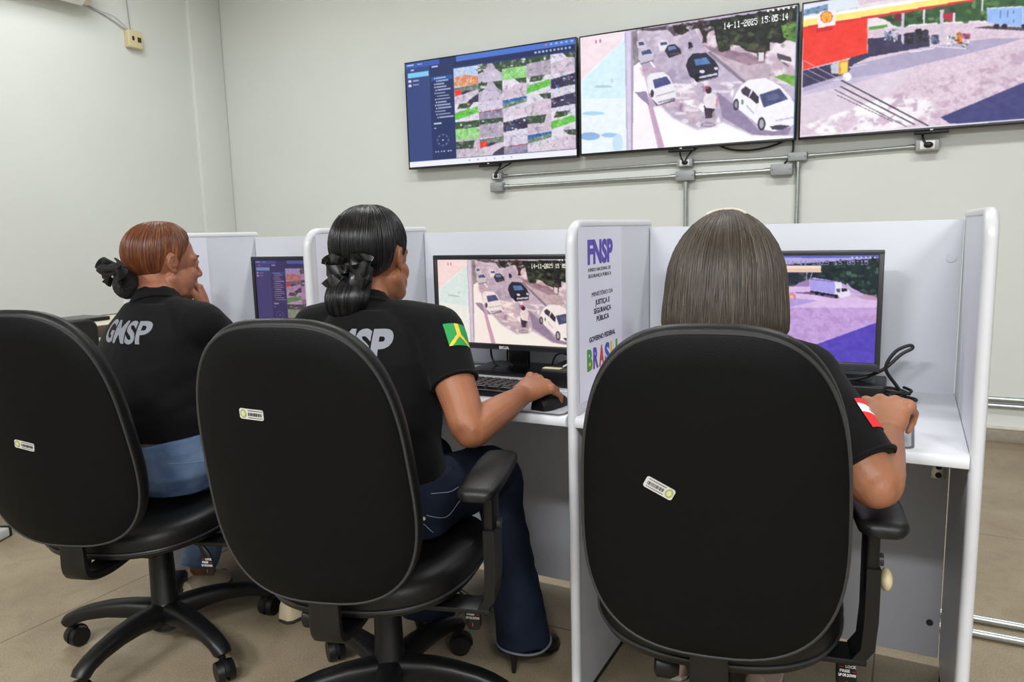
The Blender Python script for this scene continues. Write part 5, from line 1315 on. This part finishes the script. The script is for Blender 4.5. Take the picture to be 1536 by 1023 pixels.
def skin_mat(name, c, c2): return mat(name, c, .48, rgb2=c2, vscale=11, bump=.12, bscale=260, sss=.12, spec=.4)
M_cloth1 = mat('black_cotton', (11, 11, 14), .82, bump=.25, bscale=700, var=.1, vscale=16, sheen=.04, spec=.15)
M_cloth2 = mat('black_polo_cotton', (13, 13, 15), .82, bump=.25, bscale=700, var=.1, vscale=16, sheen=.03, spec=.15)
M_den1 = mat('blue_denim', (72, 96, 134), .8, rgb2=(128, 150, 182), vscale=9, bump=.3, bscale=500, spec=.2, stretch=(1, 1, 1.6))
M_den2 = mat('dark_denim', (19, 24, 38), .82, rgb2=(33, 42, 64), vscale=8, bump=.3, bscale=500, spec=.2)
M_trs = mat('black_trousers', (24, 24, 27), .8, bump=.2, bscale=400)
M_satin = mat('black_satin', (16, 16, 19), .3, spec=.6); M_print = mat('grey_print', (128, 130, 140), .6); M_thread = mat('pale_thread', (150, 160, 176), .7); M_thread1 = mat('blue_thread', (120, 140, 170), .7)
M_beige = mat('cream_shoe', (206, 190, 160), .55); M_pink = mat('dusty_shoe', (176, 150, 136), .5); M_sole = mat('dark_sole', (50, 44, 40), .7); M_bshoe = mat('black_shoe', (16, 16, 18), .4)

# ---- person 1: red-haired woman at the left desk
f1 = .02
p1 = dict(name='person', g='a', label='red-haired person with hair bun in black shirt and blue jeans at the left desk', origin=(-2.052, -.80, 0), hub=(-2.052, -.816, 0), seat=.466,
    skin=skin_mat('skin_a', (142, 90, 68), (158, 104, 80)),
    head=((-2.090, -.645, 1.120), -.28, -.10, -.02, .97), neck=(-2.072, -.700, 1.012), neck_r=.058, full=1.2, collar=-.22,
    torso=[((-2.045, -.755, .50), .10, .19, .13), ((-2.045, -.77, .56), .10, .205, .15), ((-2.045, -.755, .64), .0, .198, .158), ((-2.045, -.735, .74), -.1, .192, .164), ((-2.045, -.725, .84), -.18, .192, .158), ((-2.052, -.715, .92), -.22, .180, .130), ((-2.060, -.708, .97), -.22, .142, .095), ((-2.066, -.702, 1.01), -.2, .085, .07)],
    jeans_rows=[((-2.045, -.75, .485), .10, .19, .14), ((-2.045, -.77, .54), .10, .213, .160), ((-2.045, -.768, .585), .08, .210, .168), ((-2.045, -.762, .622), .04, .204, .168)], waist_tilt=.028,
    hem=.638, ease=.007, foldtop=.9,
    armR=dict(s=(-1.888, -.705, .945), e=(-1.955, -.490, .795), w=(-2.035, -.560, .962), f=(-.35, .05, .9), up=(.6, .75, .1), r=1.12, cuff=.72, cr=.062, h=dict(bends=(70, 80, 50), k=.92)),
    armL=dict(s=(-2.212, -.655, .938), e=(-2.245, -.56, .735), w=(-2.19, -.38, .787), f=(.25, .95, -.05), up=(0, 0, 1), r=1.02, cuff=.72, cr=.062),
    legR=dict(hip=(-1.955, -.73, .555), knee=(-1.90, -.36, .53), ankle=(-1.788, -.515, .10), toe=(-1.775, -.375), heel=(-1.785, -.525), rr=(.108, .098, .078, .07, .062, .058)),
    legL=dict(hip=(-2.145, -.74, .555), knee=(-2.20, -.37, .53), ankle=(-2.185, -.55, .10), toe=(-2.20, -.42), heel=(-2.185, -.57), rr=(.108, .098, .078, .07, .062, .058)),
    shirt=M_cloth1, jeans=M_den1, shoe=M_beige, sole=M_sole, lip=(150, 82, 72))
P1, S1, J1, H1, O1 = make_person(p1)
HL_S = [(0, 36), (30, 33), (52, 18), (68, -2), (76, -22), (83, -14), (88, 6), (95, 2), (100, -10), (106, -34), (135, -50), (180, -58)]
M_hr1 = hair_mat('auburn_hair', [(56, 29, 19), (108, 60, 36), (168, 106, 66)], .38)
fn1 = cap_fn(H1, HL_S, .09, bulge=.07)
grid_hair('hair', fn1, 120, 40, M_hr1, P1, strands=420, sr=.0011)
bun = MB(); bc = H1 @ V((0, -.114, -.070))
rr_ = random.Random(3)
bun.ell(bc, (.040, .034, .043), n=26, m=18)
bb = remesh(bun, .004, it=2); wrinkle(bb, lambda p: .0016*noise.noise(p*140)+.002*noise.noise(p*60))
M_net = mat('black_hair_net', (14, 13, 15), .7, bump=.6, bscale=300)
bb.build('hair_bun', M_net, P1, world=True)
bw = MB(); Mh = H1.to_3x3().normalized(); T1 = H1 @ V((0, -.124, -.030))
def hp(x, y, z): return T1+Mh @ V((x, y, z))
for s in (-1, 1):
    ribbon_loop(bw, [hp(0, .004, 0), hp(s*.03, -.022, .020), hp(s*.065, -.030, .022), hp(s*.086, -.030, .004), hp(s*.066, -.034, -.012), hp(s*.03, -.026, -.008), hp(0, -.004, 0)], .03, Mh @ V((0, -.55, .83)), .0024)
    ribbon_loop(bw, [hp(0, -.004, -.004), hp(s*.028, -.020, -.022), hp(s*.052, -.026, -.040)], (.016, .026), Mh @ V((.7, -.2, .7)), .0016)
bw.ell(hp(0, -.006, 0), (.014, .013, .016)); bw.ell(hp(-.045, -.030, .005), (.036, .016, .014)); bw.ell(hp(.045, -.030, .008), (.036, .016, .014))
bw.build('hair_bow', mat('black_velvet', (12, 12, 13), .75), P1, world=True)
MB().ell(hp(.018, -.032, -.018), (.004, .004, .004)).build('hair_clip', M_chrome, P1, world=True)
print_on(S1, 'GMSP', .078, V((-2.168, -1.0, .912))-O1, (.976, -.21, .0), (0, 0, 1), (.21, .976, 0), M_print, 'lettering', width=.182, shear=-.6, bold=.0022)
stitches(J1, [[V((-1.97, -.93, .585))-O1, V((-1.945, -.92, .54))-O1, V((-1.915, -.89, .505))-O1], [V((-2.10, -.935, .560))-O1, V((-2.03, -.94, .572))-O1, V((-1.965, -.93, .585))-O1], [V((-1.87, -.86, .59))-O1, V((-1.845, -.78, .575))-O1, V((-1.84, -.70, .56))-O1]], M_thread1)

# ---- person 2: woman with the black ponytail at the middle desk
p2 = dict(name='person', g='b', label='person with low black ponytail and satin bow, hand on mouse at the middle desk', origin=(-1.219, -.78, 0), hub=(-1.219, -.784, 0), seat=.466,
    skin=skin_mat('skin_b', (144, 91, 63), (160, 104, 74)),
    head=((-1.290, -.668, 1.130), .12, -.06, -.02, 1.0), neck=(-1.262, -.735, 1.018), neck_r=.047, collar=-.10,
    torso=[((-1.235, -.745, .50), .20, .18, .125), ((-1.235, -.755, .56), .20, .185, .135), ((-1.235, -.76, .64), .18, .160, .120), ((-1.235, -.762, .72), .15, .150, .112), ((-1.235, -.760, .82), .12, .165, .118), ((-1.238, -.755, .90), .12, .165, .112), ((-1.242, -.748, .965), .12, .135, .088), ((-1.252, -.742, 1.015), .12, .075, .06)],
    jeans_rows=[((-1.235, -.745, .485), .2, .175, .13), ((-1.235, -.752, .54), .2, .193, .145), ((-1.235, -.755, .585), .2, .190, .146), ((-1.235, -.757, .625), .19, .172, .132)],
    hem=.60, ease=.007, foldtop=.84,
    armR=dict(s=(-1.082, -.712, .958), e=(-.952, -.795, .760), w=(-.925, -.600, .797), f=(.20, .95, .20), up=(.26, -.30, 1), r=1.02, cuff=.54, cr=.055, h=dict(bends=(22, 42, 30), fb=[(22, 40, 24), (30, 44, 26), (36, 48, 30), (38, 52, 34)], spread=2.0, kn=.0125, k=1.0, thumb=(-.026, .036, -.022))),
    armL=dict(s=(-1.402, -.765, .958), e=(-1.47, -.60, .785), w=(-1.33, -.44, .790), f=(.35, .9, 0), up=(0, 0, 1), cuff=.62, cr=.056),
    legR=dict(hip=(-1.14, -.71, .555), knee=(-1.125, -.385, .515), ankle=(-1.025, -.425, .12), toe=(-.985, -.305), heel=(-1.012, -.462), hem=(-1.012, -.452, .052), rr=(.096, .086, .070, .062, .062, .076)),
    legL=dict(hip=(-1.33, -.73, .555), knee=(-1.37, -.35, .515), ankle=(-1.36, -.40, .12), toe=(-1.37, -.27), heel=(-1.36, -.42), hem=(-1.36, -.41, .055), rr=(.098, .090, .074, .066, .070, .083)),
    shirt=M_cloth1, jeans=M_den2, shoe=M_bshoe, sole=M_bshoe, heelh=.055, shoew=.040)
P2, S2, J2, H2, O2 = make_person(p2)
M_hr2 = hair_mat('black_hair', [(7, 7, 8), (17, 16, 18), (40, 38, 42)], .34)
fn2 = cap_fn(H2, HL_S, .13, bulge=.09)
grid_hair('hair', fn2, 120, 40, M_hr2, P2, strands=420, sr=.0011)
def club_fn(u, v):
    a = 2*PI*u; top = H2 @ V((0, -.082, -.030)); bot = V((top.x-.004, top.y-.035, top.z-.125)); c = top.lerp(bot, v)+Mh2 @ V((0, -.026*math.sin(PI*v), 0))
    r = .030+.016*math.sin(PI*min(1, v*.9+.12)); r *= math.sqrt(max(.02, 1-max(0, (v-.72)/.28)**2)); d = V((math.cos(a)*1.22, math.sin(a)*.85, 0)); n = 1+.05*noise.noise(V((math.cos(a)*4, math.sin(a)*4, v*2)))
    return c+d*r*n, d.normalized()
Mh2 = H2.to_3x3().normalized()
grid_hair('ponytail', club_fn, 48, 24, M_hr2, P2, strands=120, sr=.0012, inner=.012)
bw = MB(); T2 = H2 @ V((.004, -.112, -.026))
def hp2(x, y, z): return T2+Mh2 @ V((x*.74, y*.8, z*.82))
for s in (-1, 1):
    ribbon_loop(bw, [hp2(0, -.004, 0), hp2(s*.022, -.030, .016), hp2(s*.052, -.026, .022), hp2(s*.078, -.012, .012), hp2(s*.060, -.030, -.006), hp2(s*.026, -.034, -.010), hp2(0, -.008, -.002)], .034, Mh2 @ V((0, -.25, .95)), .0014)
    ribbon_loop(bw, [hp2(0, -.010, -.004), hp2(s*.030, -.032, -.022), hp2(s*.052, -.032, -.045), hp2(s*.064, -.022, -.058)], (.018, .052), Mh2 @ V((.75*s, .0, .65)), .0012)
ribbon_loop(bw, [hp2(.014, -.004, .012), hp2(.012, -.024, .006), hp2(.0, -.030, 0), hp2(-.012, -.024, -.006), hp2(-.014, -.004, -.012)], .022, Mh2 @ V((.3, 0, .95)), .002)
bw.build('hair_bow', M_satin, P2, world=True)
print_on(S2, 'GMSP', .090, V((-1.335, -1.0, .912))-O2, (1, .10, 0), (0, 0, 1), (0, 1, 0), M_print, 'lettering', width=.202, shear=-.16)
M_fg = mat('flag_green', (30, 150, 70), .6); M_fy = mat('flag_yellow', (232, 200, 60), .6); M_fr = mat('flag_red', (226, 40, 44), .6); M_fw = mat('flag_white', (234, 232, 236), .6); M_fb = mat('flag_blue', (40, 60, 140), .6)
def fl2(u, v):
    d = min(abs((v-.52)-(u-.45)*.75) if u > .45 else 9, abs((v-.52)+(u-.45)*.75) if u > .45 else 9, abs(v-.52) if u <= .5 else 9)
    d = min(abs(u-.5-(v-.5)*.9) if v > .5 else 9, abs(u-.5+(v-.5)*.9) if v > .5 else 9, abs(u-.5) if v <= .52 else 9)
    return 1 if d < .085 else 0
patch_on(S2, V(p2['armR']['s'])-O2, V(p2['armR']['e'])-O2, (.94, -.315, 0), .06, .28, -.52, .52, fl2, [M_fg, M_fy], 'flag_patch')
stitches(J2, [[V((-1.06, -.80, .60))-O2, V((-1.03, -.72, .59))-O2, V((-1.04, -.64, .60))-O2], [V((-1.09, -.86, .59))-O2, V((-1.06, -.84, .54))-O2, V((-1.05, -.80, .50))-O2], [V((-1.06, -.82, .555))-O2, V((-1.03, -.76, .53))-O2, V((-1.035, -.70, .55))-O2]], M_thread, r=.0009)
MB().cyl(V((-1.052, -.845, .56))-O2, V((-1.048, -.849, .56))-O2, .004).build('rivet', M_chrome, J2, loc=(0, 0, 0))
HEMS = MB().tube([V((-1.0115, -.451, .071))-O2+V((.0745*math.cos(a), .0745*math.sin(a), .002*math.sin(3*a))) for a in [2*PI*k/40 for k in range(40)]], .0032, n=8, closed=True).build('trouser_hem', mat('worn_denim', (110, 116, 130), .8), J2, loc=(0, 0, 0))

# ---- person 3: woman with the ash brown bob at the right desk
p3 = dict(name='person', g='c', label='person with ash brown bob seen from behind over the rightmost chair, hand on mouse', origin=(-.461, -.66, 0), hub=(-.461, -.662, 0), seat=.466,
    skin=skin_mat('skin_c', (146, 95, 69), (162, 110, 82)),
    head=((-.437, -.640, 1.090), .05, -.12, 0, 1.0), neck=(-.432, -.702, .985), neck_r=.050, collar=-.05,
    torso=[((-.45, -.655, .50), .1, .18, .13), ((-.45, -.665, .56), .1, .19, .14), ((-.445, -.69, .64), .08, .172, .13), ((-.438, -.715, .74), .05, .165, .125), ((-.432, -.738, .84), .02, .170, .120), ((-.430, -.738, .89), 0, .166, .110), ((-.430, -.728, .935), 0, .130, .085), ((-.431, -.710, .978), 0, .075, .058)],
    jeans_rows=[((-.45, -.655, .485), .1, .175, .135), ((-.45, -.665, .54), .1, .196, .148), ((-.45, -.67, .59), .1, .192, .148), ((-.448, -.68, .625), .09, .180, .138)],
    hem=.60, ease=.008, foldtop=.84,
    armR=dict(s=(-.278, -.765, .914), e=(-.152, -.855, .768), w=(-.138, -.650, .796), f=(-.06, .80, .50), up=(-.05, -.5, .8), r=1.08, cuff=.86, cr=.060, h=dict(bends=(26, 46, 30), fb=[(48, 50, 24), (56, 54, 28), (60, 58, 30), (60, 60, 36)], spread=2.4, kn=.0140, k=1.0, thumb=(-.028, .036, -.014))),
    armL=dict(s=(-.575, -.735, .900), e=(-.655, -.62, .785), w=(-.52, -.46, .790), f=(.3, .9, 0), up=(0, 0, 1), cuff=.7, cr=.060),
    legR=dict(hip=(-.36, -.62, .555), knee=(-.33, -.27, .53), ankle=(-.41, -.29, .10), toe=(-.405, -.17), heel=(-.41, -.30)),
    legL=dict(hip=(-.55, -.62, .555), knee=(-.60, -.27, .53), ankle=(-.625, -.29, .10), toe=(-.64, -.17), heel=(-.625, -.30)),
    shirt=M_cloth2, jeans=M_trs, shoe=M_pink, sole=mat('pale_sole', (190, 180, 170), .6))
P3, S3, J3, H3, O3 = make_person(p3)
M_hr3 = hair_mat('ash_brown_hair', [(34, 29, 24), (68, 59, 50), (112, 101, 88)], .5, su=70, sv=1.2, bump=.6)
M3 = H3.to_3x3().normalized()
def bob_fn(u, v):
    """crown to hem; the curtain hangs straight from the widest part of the skull"""
    a = 2*PI*(.045+.91*u); az = math.degrees(min(a, 2*PI-a)); sx = math.sin(a); cy = math.cos(a)
    rx, ry = .114, .136
    clump = noise.noise(V((u*22, v*.8, 3)))+.6*noise.noise(V((u*60, v*.9, 7)))
    ztop = .128; hemz = -.128-.010*noise.noise(V((u*30, 0, 5)))-.008*noise.noise(V((u*90, 0, 9)))
    if az < 60: hemz = -.02-.10*max(0, (az-16)/44)
    if v < .5:
        t = v/.5*PI/2; r = math.sin(t)**1.06; z = -.028+(ztop+.028)*math.cos(t)
    else:
        q = (v-.5)/.5; r = 1+.05*math.sin(PI*q*.62)-.12*max(0, q-.72)/.28*(.6+.9*clump); z = -.028+(hemz+.028)*q
    f = 1 if az > 70 else .93
    r = r*(1+.016*clump*min(1, v*2))
    pr = V((sx*rx*r, -.012+cy*ry*r*f, z)); d = V((sx, cy, .25 if v > .4 else 1.2-v*2)).normalized()
    return H3 @ pr, M3 @ d
grid_hair('hair', bob_fn, 260, 40, M_hr3, P3, wrapu=False, strands=900, sr=.0013, inner=.010, tmax=1.03)
uu = (122/360-.045)/.91
hbp = [bob_fn(uu, v)[0]+bob_fn(uu, v)[1]*.002 for v in [.125-.105*k/14 for k in range(15)]]+[bob_fn(1-uu, v)[0]+bob_fn(1-uu, v)[1]*.002 for v in [.02+.105*k/14 for k in range(15)]]
MB().tube(hbp, .0024, n=8, dome=True).build('headband', mat('pale_headband', (214, 200, 186), .4), P3, world=True)
def fl3(u, v):
    w = v+.25*(u-.5)
    if abs(w-.42) < .15: return 2 if (u-.5)**2+(w-.42)**2 < .006 else 1
    return 0
patch_on(S3, V(p3['armR']['s'])-O3, V(p3['armR']['e'])-O3, (.96, -.28, 0), .42, .68, -.50, .46, fl3, [M_fr, M_fw, M_fb], 'flag_patch')
